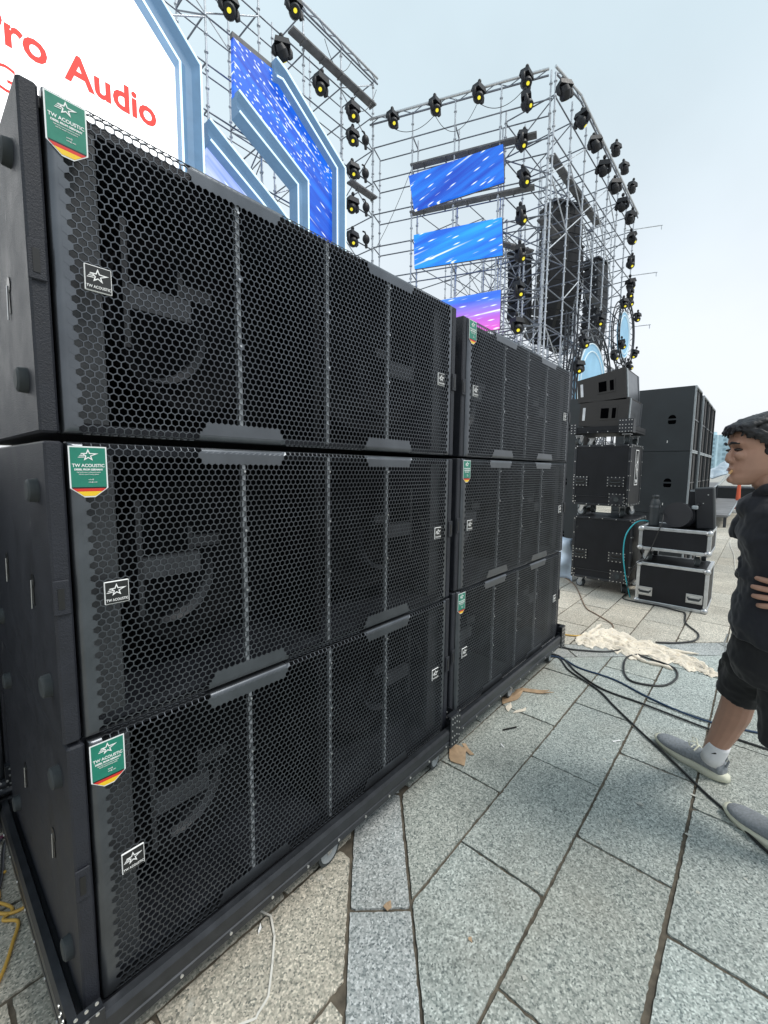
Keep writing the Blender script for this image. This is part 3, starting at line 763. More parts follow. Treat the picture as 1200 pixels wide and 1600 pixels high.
for (a, b, lab) in (((9.8, 12.35, 16.3), (14.0, 12.35, 16.3), 'long grey board high in the left scaffold wing, under the roof rail'),
                    ((12.6, 12.35, 12.75), (14.1, 12.35, 12.75), 'short grey board lower down at the corner of the left wing'),
                    ((14.75, 10.9, 13.72), (16.45, 6.3, 13.72), 'dark board across the middle bay above the top LED panel'),
                    ((14.75, 10.9, 11.9), (16.45, 6.3, 11.9), 'dark board across the middle bay right behind the top LED panel'),
                    ((18.1, 6.4, 13.9), (24.6, 6.4, 13.9), 'long grey board inside the right wing near its roof'),
                    ((17.4, 6.4, 11.2), (19.2, 6.4, 11.2), 'short grey board inside the right wing above the largest line array'),
                    ((24.0, 6.5, 10.3), (26.4, 6.5, 10.3), 'small grey board far right inside the right wing'),
                    ((16.4, 7.7, 10.35), (18.0, 7.0, 10.35), 'small grey board above the leftmost line array')):
    plank(lab, a, b)

# ------------------------------------------------------------------ stage lamps
def make_lamp():
    t = thing('stage_lamp', 'black stage lamp', 'stage lamp')
    b = MB()
    b.box((-.05, -.05, .0), (.05, .05, .10), M_lamp, .01)
    vs = [(-.27,-.20,.04),(.27,-.20,.04),(.27,.20,.04),(-.27,.20,.04),(-.33,-.24,-.22),(.33,-.24,-.22),(.33,.24,-.22),(-.33,.24,-.22)]
    b.add(vs, [(0,1,2,3),(7,6,5,4),(0,4,5,1),(1,5,6,2),(2,6,7,3),(3,7,4,0)], M_lamp); b.build('base', M_lamp, t)
    for s in (-1, 1):
        y = MB(); y.tube([(s*.28, 0, -.18), (s*.34, 0, -.32), (s*.34, 0, -.50), (s*.27, 0, -.60)], [.08, .10, .10, .06], 8, M_lamp); y.build('yoke_arm', M_lamp, t)
    h = MB(); M = Matrix.Rotation(radians(38), 3, 'X') @ Matrix.Identity(3)
    ax = Vector((-.45, -.62, -.62)).normalized(); c = Vector((0, 0, -.46))
    h.cyl(c-ax*.30, c-ax*.12, .14, 14, M_lamp, r2=.24); h.cyl(c-ax*.12, c+ax*.14, .25, 14, M_lamp); h.cyl(c+ax*.14, c+ax*.24, .25, 14, M_lamp, r2=.19)
    ho = h.build('head', M_lamp, t)
    l = MB(); l.cyl(c+ax*.241, c+ax*.262, .078, 14, M_lens); l.build('lens', M_lens, ho)
    k = MB(); k.tube([(0, 0, .08), (0, 0, .22), (.06, 0, .28)], .03, 6, M_lamp); k.ell((0, 0, .24), (.10, .09, .12), mt=M_lamp); k.build('clamp', M_lamp, t)
    return t
lamp0 = make_lamp(); nl = [0]
def lamp(p, label, group, s=1.0, rz=0, tilt=0):
    o = lamp0 if nl[0] == 0 else copy_tree(lamp0); nl[0] += 1
    s *= .80; o.location = p; o.scale = (s, s, s); o.rotation_euler = (radians(tilt), radians(tilt*.5), radians(rz)); tag(o, label, 'stage lamp', group); return o
G1 = 'yellow lensed lamps on the left wing'
for (q, lab) in (((356, -3), 'stage lamp at the top edge of the photo, above the blue LED panel'), ((458, 0), 'stage lamp beside the highest roof rail, second at the top edge'),
                 ((440, 66), 'dark stage lamp with its lens turned away, above the LED frame'), ((502, 121), 'stage lamp hung below the grey board, above the LED frame corner'),
                 ((551, 165), 'topmost lamp of the column at the left wing corner')):
    lamp(on(q[0], q[1], 1, 12.25), lab, G1, 1.02, 0 if 'away' not in lab else 150, rnd.uniform(-8, 8))
ordn = ['second', 'third', 'fourth', 'fifth', 'sixth']
for i, y in enumerate((205, 258, 311, 364, 417)):
    lamp(on(551, y, 1, 12.25), ordn[i]+' lamp down the column at the left wing corner', G1, .92, rnd.uniform(-15, 15), rnd.uniform(-8, 8))
G2 = 'lamps under the roof rail of the middle bay'
for s_, lab in ((.92, 'leftmost lamp under the middle roof rail'), (2.71, 'second lamp from the left under the middle roof rail'), (4.43, 'third lamp from the left under the middle roof rail'), (6.16, 'rightmost lamp under the middle roof rail, near the corner')):
    p = M0+md*s_-mn*.15; lamp((p.x, p.y, 15.80), lab, G2, .95, rnd.uniform(-10, 10), rnd.uniform(-5, 5))
G3 = 'column of lamps right of the LED panels'
o7 = ['topmost', 'second', 'third', 'fourth', 'fifth', 'sixth', 'lowest']
for i, z in enumerate((15.02, 13.68, 12.38, 11.08, 9.73, 8.42, 7.10)):
    p = M0+md*(6.15+rnd.uniform(-.03, .03))-mn*.2; lamp((p.x, p.y, z), o7[i]+' lamp in the column right of the tilted LED panels', G3, .95, rnd.uniform(-30, 30), rnd.uniform(-12, 12))
G4 = 'lamps along the roof edge of the right wing'
o9 = ['first', 'second', 'third', 'fourth', 'fifth', 'sixth', 'seventh']
for i, q in enumerate(((881, 131), (910, 178), (929, 217), (944, 253), (961, 283), (973, 311), (987, 332))):
    lamp(on(q[0], q[1], 1, 5.25), o9[i]+' lamp from the corner along the right roof edge', G4, .95, 120+rnd.uniform(-40, 40), rnd.uniform(-14, 14))
G5 = 'column of lamps at the far right end'
o5 = ['topmost', 'second', 'third', 'fourth']
for i, q in enumerate(((987, 365), (987, 403), (985, 437), (984, 463))):
    lamp(on(q[0], q[1], 1, 5.2), o5[i]+' lamp in the column at the far right end, above the ring truss', G5, .95, 20+rnd.uniform(-30, 30), rnd.uniform(-14, 14))
G6 = 'lamps on the rear tower'
for i, q in enumerate(((963, 226), (975, 256), (989, 286))):
    lamp(on(q[0], q[1], 1, 7.1), ['highest', 'middle', 'lowest'][i]+' of three dark lamps on the tallest rear scaffold, outside the roof edge', G6, 1.1, 160, rnd.uniform(-10, 10))
def make_work():
    t = thing('work_light', 'small round work light', 'work light')
    b = MB(); b.ell((0, 0, 0), (.17, .14, .19), mt=M_lamp); b.cyl((0, 0, -.16), (.02, 0, -.34), .06, 8, M_lamp); b.build('housing', M_lamp, t)
    c = MB(); c.tube([(0, 0, .15), (-.08, 0, .26), (-.2, 0, .24)], .035, 6, M_lamp); c.build('clamp', M_lamp, t); return t
w0 = make_work(); 
WLI = [((571, 219), 12.4, 'highest'), ((571, 271), 12.4, 'second'), ((572, 324), 12.4, 'third'), ((572, 374), 12.4, 'lowest')]
for i, (q, Y, lab) in enumerate(WLI):
    o = w0 if i == 0 else copy_tree(w0)
    o.location = on(q[0], q[1], 1, Y); tag(o, lab+' of the small round work lights on the corner post of the left wing', 'work light', 'small work lights on the corner post')

# ------------------------------------------------------------------ LED walls
YS = 11.98
def flat(mb, poly, y0, y1, mt): mb.prism(poly, lambda p: (p[0], y0, p[1]), lambda p: (p[0], y1, p[1]), mt)
t = thing('led_screen', 'giant lit white LED screen with red lettering behind the nearest stack', 'LED screen', (0, YS, 0))
mb = MB(); flat(mb, [(-6, 3.2), (5.60, 3.2), (5.60, 12.25), (1.9, 15.75), (-6, 15.75)], 0, .18, M_scrn); so_ = mb.build('screen', M_scrn, t)
mb = MB()
def scr(x0, zb): return lambda x, y, d_: (x0+x, -.012-d_, zb+y)
text_mesh(mb, 'Pro', .89, scr(1.50, 10.38), M_sred, .01, .024, 'LEFT', .93); text_mesh(mb, 'Audio', .885, scr(3.04, 10.38), M_sred, .01, .024, 'LEFT', .93); mb.build('lettering', M_sred, so_)
mb = MB(); text_mesh(mb, 'Ge', .80, scr(1.62, 9.40), M_sred, .01, -.006, 'LEFT', .9); mb.build('lettering', M_sred, so_)
def channel(poly_o, poly_i, label, closed=False, dep=.35):
    """blue neon channel between an outer and an inner polyline"""
    t = thing('neon_channel', label, 'neon frame', (0, YS-.15, 0))
    mb = MB(); n = len(poly_o)
    lp = lambda a, b, f: (a[0]+(b[0]-a[0])*f, a[1]+(b[1]-a[1])*f)
    f = [0, .09, .30, .36, .64, .70, .91, 1.0]; hgt = [-.10, -.10, .0, .03, .03, .0, -.10, -.10]
    vs = []
    for i in range(n):
        for k_ in range(8): q = lp(poly_o[i], poly_i[i], f[k_]); vs.append((q[0], hgt[k_], q[1]))
        q = lp(poly_o[i], poly_i[i], 1); vs.append((q[0], dep, q[1])); q = poly_o[i]; vs.append((q[0], dep, q[1]))
    fs = []
    for i in range(n-1):
        for k_ in range(10): a = i*10+k_; b = i*10+(k_+1)%10; fs.append((a, b, b+10, a+10))
    fs += [tuple(range(10)), tuple((n-1)*10+k_ for k_ in range(9, -1, -1))]
    mb.add(vs, fs, M_pvc); mb.build('channel', M_pvc, t)
    for f0, in ((.045,), (.955,)):
        e_ = MB(); e_.tube([(lp(a, b, f0)[0], -.125, lp(a, b, f0)[1]) for a, b in zip(poly_o, poly_i)], .030, 6, M_neon); e_.build('neon_tube', M_neon, t)
    return t
channel([(6.24, 3.4), (6.24, 12.56), (2.15, 16.35), (-6, 16.35)], [(5.60, 3.4), (5.60, 12.25), (1.9, 15.75), (-6, 15.75)], 'wide blue neon frame round the white LED screen')
t = thing('led_screen', 'tall blue LED screen with white dots between two blue neon frames', 'LED screen', (7.4, YS, 0))
mb = MB(); flat(mb, [(0, 6.83), (-.02+.0, 5.2), (2.62, 3.87), (2.62, -3.0), (3.93, -3.0), (3.93, 4.98), (1.36, 6.83)], 0, .15, M_led4)
mb.v = [(x, y, z) for x, y, z in mb.v]
so_ = mb.build('screen', M_led4, t); so_.location.z = 7.40
mb = MB(); mb.box((-.02, .02, 14.235), (1.40, .16, 14.40), M_board); mb.build('header', M_board, t)
channel([(8.765, 14.45), (9.15, 14.30), (11.80, 12.60), (11.80, 4.4)], [(8.765, 13.85), (8.98, 13.90), (11.335, 12.38), (11.335, 4.4)], 'blue neon frame down the right side of the tall blue LED screen')
channel([(7.39, 12.66), (10.02, 11.33), (10.02, 4.4)], [(7.39, 12.02), (9.53, 10.97), (9.53, 4.4)], 'blue neon frame down the left side of the tall blue LED screen')
channel([(6.44, 11.33), (8.75, 9.98), (10.1, 9.1)], [(6.44, 10.72), (8.1, 9.78), (9.3, 8.95)], 'short slanting blue neon frame just above the top subwoofer edge')
t = thing('led_screen', 'small pale violet LED triangle under the slanting neon frame', 'LED screen', (6.45, YS, 7.0))
mb = MB(); flat(mb, [(0, 3.66), (0, 0), (3.4, 0), (3.4, 1.7)], 0, .12, M_led5); mb.build('screen', M_led5, t)
ZP = [([(1.68, 13.22), (5.40, 13.52), (5.48, 12.22), (1.93, 11.86)], M_led1, 'top tilted LED panel of the middle bay, blue with white streaks'),
      ([(1.93, 10.90), (5.45, 10.92), (5.52, 9.58), (1.98, 9.60)], M_led2, 'middle LED panel of the middle bay, bright blue with white streaks'),
      ([(2.0, 8.14), (5.50, 8.27), (5.50, 6.83), (2.0, 6.70)], M_led3, 'lowest LED panel of the middle bay, blue turning pink')]
for poly, mt_, lab in ZP:
    c = M0+md*3.6; t = thing('hanging_screen', lab, 'LED panel', (c.x, c.y, 0), 0, 'LED panels hung in the middle bay')
    # panel local frame: x along the bay
    t.rotation_euler.z = atan2(md.y, md.x)
    mb = MB(); flat(mb, [(u-3.6, z) for u, z in poly], -.22, -.10, mt_); ob = mb.build('screen', mt_, t)
    fr = MB(); zl = min(z for u, z in poly); 
    for a, b in zip(poly, poly[1:]+poly[:1]): fr.cyl((a[0]-3.6, -.08, a[1]), (b[0]-3.6, -.08, b[1]), .03, 6, M_board)
    fr.build('back_frame', M_board, t)

# ------------------------------------------------------------------ line arrays
def line_array(label, base, n, ch, w, dpt, yaw, curve, cat='line array'):
    t = thing('line_array', label, cat, base, radians(yaw), 'hanging line array loudspeakers')
    x, z, a = 0.0, 0.0, radians(-4)
    fr = MB(); fr.box((-w/2, -.1, .02), (w/2, dpt*1.1, .12), M_truss, .01); fr.cyl((0, dpt*.5, .1), (0, dpt*.5, 2.0), .02, 6, M_galv); fr.build('flying_frame', M_truss, t)
    for i in range(n):
        M = Matrix.Translation((0, x, z)) @ Matrix.Rotation(a, 4, 'X')
        c = MB(); tb = ch*.30
        prof = [(0, 0), (0, -ch+.012), (dpt, -ch+tb*.5), (dpt, -tb*.5)]
        vs = [M@Vector((sx*w/2, y, zz)) for sx in (-1, 1) for y, zz in prof]
        c.add(vs, [(0,1,2,3),(7,6,5,4),(0,4,5,1),(1,5,6,2),(2,6,7,3),(3,7,4,0)], M_lamp); co = c.build('cabinet', M_lamp, t)
        g = MB()
        g.box((-w/2+.03, -.012, -ch+.03), (-.10, -.001, -.02), M_ply, 0, M); g.box((.10, -.012, -ch+.03), (w/2-.03, -.001, -.02), M_ply, 0, M)
        g.box((-.095, -.006, -ch+.03), (.095, -.001, -.02), M_blk, 0, M); g.build('grille', M_ply, co)
        s_ = MB()
        for sx in (-1, 1): s_.box((sx*(w/2+.002), .05, -ch*.6), (sx*(w/2+.012), .12, -ch*.4), M_zinc, 0, M)
        s_.build('rigging_plate', M_zinc, co)
        p = M@Vector((0, 0, -ch)); x, z = p.y, p.z; a += radians(curve)*(i/n+.3)
    return t
line_array('largest line array, hanging nearest inside the right scaffold wing', (21.3, 6.75, 13.6), 15, .42, 1.65, 1.0, -32, 3.6)
line_array('short line array left of the largest one, partly behind the lamp column', (19.9, 7.95, 11.2), 8, .37, 1.25, .85, 12, 1.2)
line_array('third line array, slimmer, right of the largest one', (26.7, 8.1, 14.2), 15, .40, 1.2, .8, -20, 3.0)
line_array('fourth line array, rightmost, just above the round truss', (26.9, 6.7, 13.0), 12, .40, 1.3, .8, -10, 1.6)

# ------------------------------------------------------------------ round trusses
def ring_truss(label, cx, y, cz, R, disc=None, wd=.30, legs=False):
    t = thing('ring_truss', label, 'round truss', (cx, y, cz)); n = 40
    for (r_, yy) in ((R, 0), (R-wd, 0), (R, wd), (R-wd, wd)):
        m_ = MB(); m_.tube([(r_*cos(2*pi*i/n), yy, r_*sin(2*pi*i/n)) for i in range(n)], .032, 6, M_truss, closed=True); m_.build('chord', M_truss, t)
    m_ = MB(); k_ = 36
    P = [((R if i % 2 else R-wd)*cos(2*pi*i/k_), 0, (R if i % 2 else R-wd)*sin(2*pi*i/k_)) for i in range(k_)]
    m_.tube(P, .02, 5, M_truss, closed=True)
    P = [(R*cos(2*pi*i/k_), 0 if i % 2 else wd, R*sin(2*pi*i/k_)) for i in range(k_)]; m_.tube(P, .02, 5, M_truss, closed=True); m_.build('lacing', M_truss, t)
    if disc:
        d_ = MB(); n = 40; dx, dz, r_, a_ = disc
        d_.cyl((dx, .12, dz), (dx, .2, dz), r_, n, M_disc); do = d_.build('disc', M_disc, t)
        e_ = MB()
        for q in (1.0, .84): e_.tube([(dx+r_*q*cos(2*pi*i/n), .10, dz+r_*q*sin(2*pi*i/n)) for i in range(n)], .03, 6, M_rim, closed=True)
        e_.build('rim_tube', M_rim, do)
    return t
ring_truss('lower round truss holding a pale blue disc, above the monitor speakers', 20.8, 5.0, 4.75, 2.75, (0, .10, 2.05, 0))
ring_truss('upper round truss with a narrow blue disc at the far right end of the scaffold', 25.8, 5.0, 8.45, 1.72, (0, 0, 1.15, 0))
for i, (an, rr_) in enumerate(((35, 1), (100, 1), (150, 1), (215, 1), (275, 1), (330, 1))):
    lamp((25.8+1.8*cos(radians(an)), 4.85, 8.55+1.8*sin(radians(an))+.3), ['upper right', 'top', 'upper left', 'lower left', 'bottom', 'lower right'][i]+' lamp on the rim of the upper round truss', 'lamps round the upper ring', .75, rnd.uniform(-40, 40), rnd.uniform(-20, 20))
for i, an in enumerate((40, 95, 150, 172)):
    lamp((20.8+2.85*cos(radians(an)), 4.85, 4.9+2.85*sin(radians(an))+.3), ['right', 'top', 'left', 'lowest left'][i]+' lamp on the rim of the lower round truss', 'lamps round the lower ring', .8, rnd.uniform(-40, 40), rnd.uniform(-20, 20))
def truss_column(label, x, y, z0, z1, w=.35):
    t = thing('truss_column', label, 'truss', (x, y, z0)); H = z1-z0
    for sx in (0, w):
        for sy in (0, w): m_ = MB(); m_.cyl((sx, sy, 0), (sx, sy, H), .03, 6, M_truss); m_.build('chord', M_truss, t)
    m_ = MB(); k_ = int(H/.35)
    m_.tube([((0 if i % 2 else w), 0, H*i/k_) for i in range(k_+1)], .018, 5, M_truss); m_.tube([(0, (0 if i % 2 else w), H*i/k_) for i in range(k_+1)], .018, 5, M_truss); m_.build('lacing', M_truss, t)
truss_column('black lattice column standing between the second stack and the pale blue disc', 17.75, 5.0, 0, 7.6)
truss_column('black lattice column right of the pale blue disc', 24.1, 5.0, 0, 6.6)
# sagging lamp cables on the scaffold
def cable(name, label, pts, r, mt, cat='cable', group=None, sub=6, n=6):
    P = [Vector(p) for p in pts]; out = []
    for i in range(len(P)-1):
        p0 = P[max(0, i-1)]; p1 = P[i]; p2 = P[i+1]; p3 = P[min(len(P)-1, i+2)]
        for j in range(sub):
            t = j/sub; out.append(.5*((2*p1)+(-p0+p2)*t+(2*p0-5*p1+4*p2-p3)*t*t+(-p0+3*p1-3*p2+p3)*t**3))
    out.append(P[-1]); mb = MB(); mb.tube(out, r, n, mt); return tag(mb.build(name, mt), label, cat, group)
def sag(a, b, s): a = Vector(a); b = Vector(b); return [a.lerp(b, i/6)-Vector((0, 0, s*4*(i/6)*(1-i/6))) for i in range(7)]
P_ = lambda s_, z: tuple(M0+md*s_-mn*.12+Vector((0, 0, z)))
for a, b, s_, lab in ((P_(.9, 15.3), P_(2.7, 15.3), .35, 'sagging lamp cable between the first two lamps of the middle rail'), (P_(2.7, 15.3), P_(4.4, 15.3), .8, 'deeply sagging lamp cable in the middle of the middle rail'),
                      (P_(4.4, 15.3), P_(6.1, 15.3), .4, 'sagging lamp cable before the corner of the middle rail'), (P_(1.75, 13.5), P_(.2, 10.7), .15, 'long thin cable slanting down in the leftmost middle bay'),
                      ((12.6, 12.2, 17.1), (11.2, 12.2, 16.9), .7, 'sagging lamp cable under the highest roof rail'), ((14.0, 12.2, 16.9), (12.7, 12.2, 15.6), .5, 'sagging lamp cable at the corner of the left wing')):
    cable('lamp_cable', lab, sag(a, b, s_), .011, M_cbk)

# ================================================================== CASES, MONITORS, FAR SPEAKERS
def rivet_dots(mb, pts, n, r=.006, h=.004):
    n = Vector(n)
    for p in pts: p = Vector(p); mb.cyl(p, p+n*h, r, 6, M_rivet)
def caster(parent, x, y, z, ang, r=.05):
    c = MB(); c.box((x-.045, y-.04, z+r*2+.018), (x+.045, y+.04, z+r*2+.025), M_zinc); M = Matrix.Translation((x, y, z)) @ Matrix.Rotation(radians(ang), 4, 'Z')
    for s_ in (-1, 1):
        vs = [M@Vector((a, s_*.024+dy, b)) for dy in (0, s_*.003) for a, b in ((-.03, r*2+.018), (.03, r*2+.018), (.036, r+.005), (.012, r-.01))]
        c.add(vs, [(3,2,1,0),(4,5,6,7),(0,1,5,4),(1,2,6,5),(2,3,7,6),(3,0,4,7)], M_zinc)
    co = c.build('caster', M_zinc, parent); w = MB(); a = M@Vector((.022, -.019, r)); b = M@Vector((.022, .019, r))
    w.cyl(a, b, r, 18, M_rub); w.cyl(a+(a-b)*.05, b+(b-a)*.05, r*.72, 16, M_wheel); w.build('wheel', M_wheel, co)
def flight_case(label, x, y, z, dx, dy, dz, wheels=True, logo=False, lip=.0, handles=True, group='black flight cases with bright rivets'):
    """near face at local x=0, seen from -x; y from 0 (right in view) to dy (left)"""
    t = thing('flight_case', label, 'flight case', (x, y, z), 0, group); z0 = .125 if wheels else 0
    b = MB(); b.box((.006, .006, z0+.006), (dx-.006, dy-.006, dz-.006), M_ply); b.build('panel', M_ply, t)
    e_ = MB(); w = .024
    for yy in (0, dy-w):
        for xx in (0, dx-w): e_.box((xx, yy, z0+w), (xx+w, yy+w, dz-w), M_rail, .003)
    for zz in (z0, dz-w):
        for yy in (0, dy-w): e_.box((0, yy, zz), (dx, yy+w, zz+w), M_rail, .003)
        for xx in (0, dx-w): e_.box((xx, w, zz), (xx+w, dy-w, zz+w), M_rail, .003)
    e_.box((-.001, w, z0+.10), (.003, dy-w, z0+.106), M_rail); eo = e_.build('edging', M_rail, t)
    rv = MB(); k_ = 4
    for i in range(k_+1):
        f = i/k_
        rivet_dots(rv, [(0, .03+(dy-.06)*f, z0+.012), (0, .03+(dy-.06)*f, dz-.012), (0, .012, z0+.03+(dz-z0-.06)*f), (0, dy-.012, z0+.03+(dz-z0-.06)*f)], (-1, 0, 0))
        rivet_dots(rv, [(.03+(dx-.06)*f, 0, z0+.012), (.03+(dx-.06)*f, 0, dz-.012), (.012, 0, z0+.03+(dz-z0-.06)*f), (dx-.012, 0, z0+.03+(dz-z0-.06)*f)], (0, -1, 0))
    rv.build('rivets', M_rivet, eo)
    def hw(name, yc, zc, w_, h_, dish=True):
        h = MB(); h.box((-.006, yc-w_/2, zc-h_/2), (-.001, yc+w_/2, zc+h_/2), M_rail, .002)
        if dish: h.box((-.008, yc-w_*.32, zc-h_*.28), (-.0062, yc+w_*.32, zc+h_*.22), M_blk); h.tube([(-.012, yc-w_*.3, zc), (-.02, yc-w_*.2, zc-.01), (-.02, yc+w_*.2, zc-.01), (-.012, yc+w_*.3, zc)], .006, 6, M_rub)
        else: h.cyl((-.006, yc, zc), (-.012, yc, zc), h_*.22, 10, M_rub)
        ho = h.build(name, M_rail, t); r_ = MB(); nx_ = 5; P = []
        for i in range(nx_):
            f = (i/(nx_-1)-.5)*.92; P += [(-.006, yc+w_*f, zc+h_*.46), (-.006, yc+w_*f, zc-h_*.46)]
        for f in (-.17, .17): P += [(-.006, yc+w_*.46, zc+h_*f), (-.006, yc-w_*.46, zc+h_*f)]
        rivet_dots(r_, P, (-1, 0, 0), .0055); r_.build('rivets', M_rivet, ho)
    hz = z0+(dz-z0)*.40
    if handles: hw('handle', dy*.23, hz, .165, .10); hw('handle', dy*.86, hz, .15, .10)
    hw('butterfly_latch', dy*.20, z0+.075, .15, .125, False)
    cr_ = MB()
    for yy in (.0, dy-.05): 
        for q in range(3): rivet_dots(cr_, [(-.001, yy+.014+.022*(q % 2), z0+.04+.025*q), (-.001, yy+.036, z0+.04+.028*q)], (-1, 0, 0), .0055)
    cr_.build('corner_rivets', M_rivet, eo)
    if logo:
        l = MB(); Y = -.004; xc, zc = dx*.5, z0+(dz-z0)*.63; w_, h_ = .145, .19
        for a, b_, c_, d_ in ((xc-w_/2, zc-h_, xc+w_/2, zc-h_+.008), (xc-w_/2, zc+h_-.008, xc+w_/2, zc+h_), (xc-w_/2, zc-h_+.008, xc-w_/2+.008, zc+h_-.008), (xc+w_/2-.008, zc-h_+.008, xc+w_/2, zc+h_-.008)):
            l.box((a, Y, b_), (c_, Y+.003, d_), M_white)
        star(0, 0, .085, 0, l, M_white, lambda u, v, y_: (xc-v*.62, Y-y_, zc+.02+u*1.15))
        text_mesh(l, 'TW', .05, lambda a, b_, d_: (xc-.045+a, Y-d_, zc-h_+.025+b_), M_white, .002, .002)
        l.build('logo', M_white, t)
    if wheels:
        for xx, yy, an in ((.10, .07, 20), (.10, dy-.10, 70), (dx-.10, .08, -30), (dx-.10, dy-.10, 0)): caster(t, xx, yy, 0, an)
    return t
flight_case('large black flight case on casters standing on the paving, bottom of the tower', 4.83, .0, 0, .62, .60, .825)
flight_case('black flight case with a white star logo on its side, stacked on the large one', 4.83, .065, .827, .56, .565, .785, logo=True)
# wheeled tray on top, with two monitor speakers
t = thing('case_tray', 'shallow riveted black case tray on casters under the two monitor speakers', 'case tray', (4.83, .10, 1.612))
b = MB(); b.box((0, -.03, .125), (.66, .58, .150), M_ply, .004); b.box((0, -.03, .150), (.02, .58, .195), M_ply); b.box((.64, -.03, .150), (.66, .58, .195), M_ply)
b.box((.021, -.03, .151), (.639, -.01, .195), M_ply); b.box((.021, .56, .151), (.639, .58, .195), M_ply); bo = b.build('tray', M_ply, t)
c = MB(); c.box((-.008, -.036, .118), (.0, .10, .26), M_rail, .002); c.box((-.008, .52, .118), (.0, .585, .23), M_rail, .002); c.box((.01, -.036, .118), (.12, -.0305, .26), M_rail); co = c.build('corner_bracket', M_rail, t)
r_ = MB(); rivet_dots(r_, [(-.008, a, z_) for a in (-.025, .0, .03, .06, .085) for z_ in (.13, .165, .20, .245)]+[(-.008, a, z_) for a in (.535, .57) for z_ in (.13, .16, .19, .22)]+[(-.002, a, .137) for a in (.2, .3, .4)], (-1, 0, 0), .005)
r_.build('rivets', M_rivet, co)
for xx, yy, an in ((.08, .03, 20), (.08, .50, 160), (.56, .05, 0), (.56, .50, 90)): caster(t, xx, yy, 0, an, .042)
def monitor(label, loc, rx):
    t = thing('monitor_speaker', label, 'monitor speaker', loc, 0, 'wedge shaped line monitor speakers on the case tower')
    prof = [(0, 0), (.05, -.0), (.62, .02), (.62, .27), (.03, .33), (0, .33)]     # y,z
    b = MB(); H = .33; D = .60; Wd = .48
    vs = []
    for x in (0, D):
        vs += [(x, 0, 0), (x, Wd, .045), (x, Wd, H-.045), (x, 0, H)]
    b.add(vs, [(0,1,2,3),(7,6,5,4),(0,4,5,1),(1,5,6,2),(2,6,7,3),(3,7,4,0)], M_tour); b.build('cabinet', M_tour, t)
    f = MB(); f.box((-.004, .10, H*.30), (-.0008, .275, H*.74), M_tour, .002); fo = f.build('handle_frame', M_tour, t)
    g = MB(); g.box((-.006, .185, H*.36), (-.0042, .262, H*.68), M_shade); g.build('recess_shade', M_shade, fo); g = MB(); g.box((-.006, .115, H*.36), (-.0042, .152, H*.68), M_shade); g.build('recess_shade', M_shade, fo)
    s = MB(); s.box((.02, -.012, .01), (.055, -.001, H-.01), M_wheel, .002); s.build('side_profile', M_wheel, t); s = MB(); s.box((D-.06, -.012, .01), (D-.02, -.001, H-.01), M_grille, .002); s.build('side_profile', M_wheel, t)
    g = MB(); g.box((.06, -.006, .02), (D-.065, -.001, H-.02), M_grille); g.build('grille', M_grille, t)
    g = MB(); g.box((-.005, .42, H*.30), (-.001, .448, H*.72), M_alu, .002); g.build('side_plate', M_alu, t)
    t.rotation_euler = (radians(rx), 0, 0); return t
monitor('lower monitor speaker lying in the riveted case tray', (4.85, .13, 1.765), 2)
monitor('upper monitor speaker, topmost on the case tower, tilted up towards the left', (4.85, .145, 2.075), -5)

def silver_case(label, x, y, z, dx, dy, dz, handles):
    t = thing('road_case', label, 'road case', (x, y, z), 0, 'silver edged black road cases')
    b = MB(); b.box((.006, .006, .006), (dx-.006, dy-.006, dz-.006), M_ply); b.build('panel', M_ply, t)
    e_ = MB(); w = .030
    for yy in (0, dy-w):
        for xx in (0, dx-w): e_.box((xx, yy, w), (xx+w, yy+w, dz-w), M_alu, .003)
    for zz in (0, dz-w):
        for yy in (0, dy-w): e_.box((0, yy, zz), (dx, yy+w, zz+w), M_alu, .003)
        for xx in (0, dx-w): e_.box((xx, w, zz), (xx+w, dy-w, zz+w), M_alu, .003)
    e_.build('edging', M_alu, t)
    for yy in (.018, dy-.018):
        for zz in (.02, dz-.02):
            c = MB(); c.ell((.006, yy, zz), (.026, .030, .028), mt=M_zinc); c.build('ball_corner', M_zinc, t)
    if handles:
        for yc in (dy*.17, dy*.86):
            h = MB(); zc = dz*.30; h.box((-.006, yc-.065, zc-.045), (-.001, yc+.065, zc+.045), M_zinc, .004); h.box((-.0075, yc-.05, zc-.03), (-.0062, yc+.05, zc+.03), M_alu)
            h.box((-.009, yc-.04, zc-.012), (-.0076, yc+.04, zc+.004), M_blk); h.tube([(-.014, yc-.05, zc+.012), (-.03, yc-.04, zc-.006), (-.03, yc+.04, zc-.006), (-.014, yc+.05, zc+.012)], .007, 6, M_rub); h.build('handle', M_zinc, t)
    return t
silver_case('lower silver edged road case with two dish handles, standing on the paving', 4.70, -.672, .003, .55, .59, .417, True)
sc = silver_case('upper silver edged road case on casters, with a lamp head and flask on top', 4.70, -.665, .548, .55, .585, .232, False)
for xx, yy, an in ((.09, .10, 10), (.09, .50, 50), (.46, .08, 0), (.46, .5, 0)):
    caster(sc, xx, yy, -.126, an, .048)
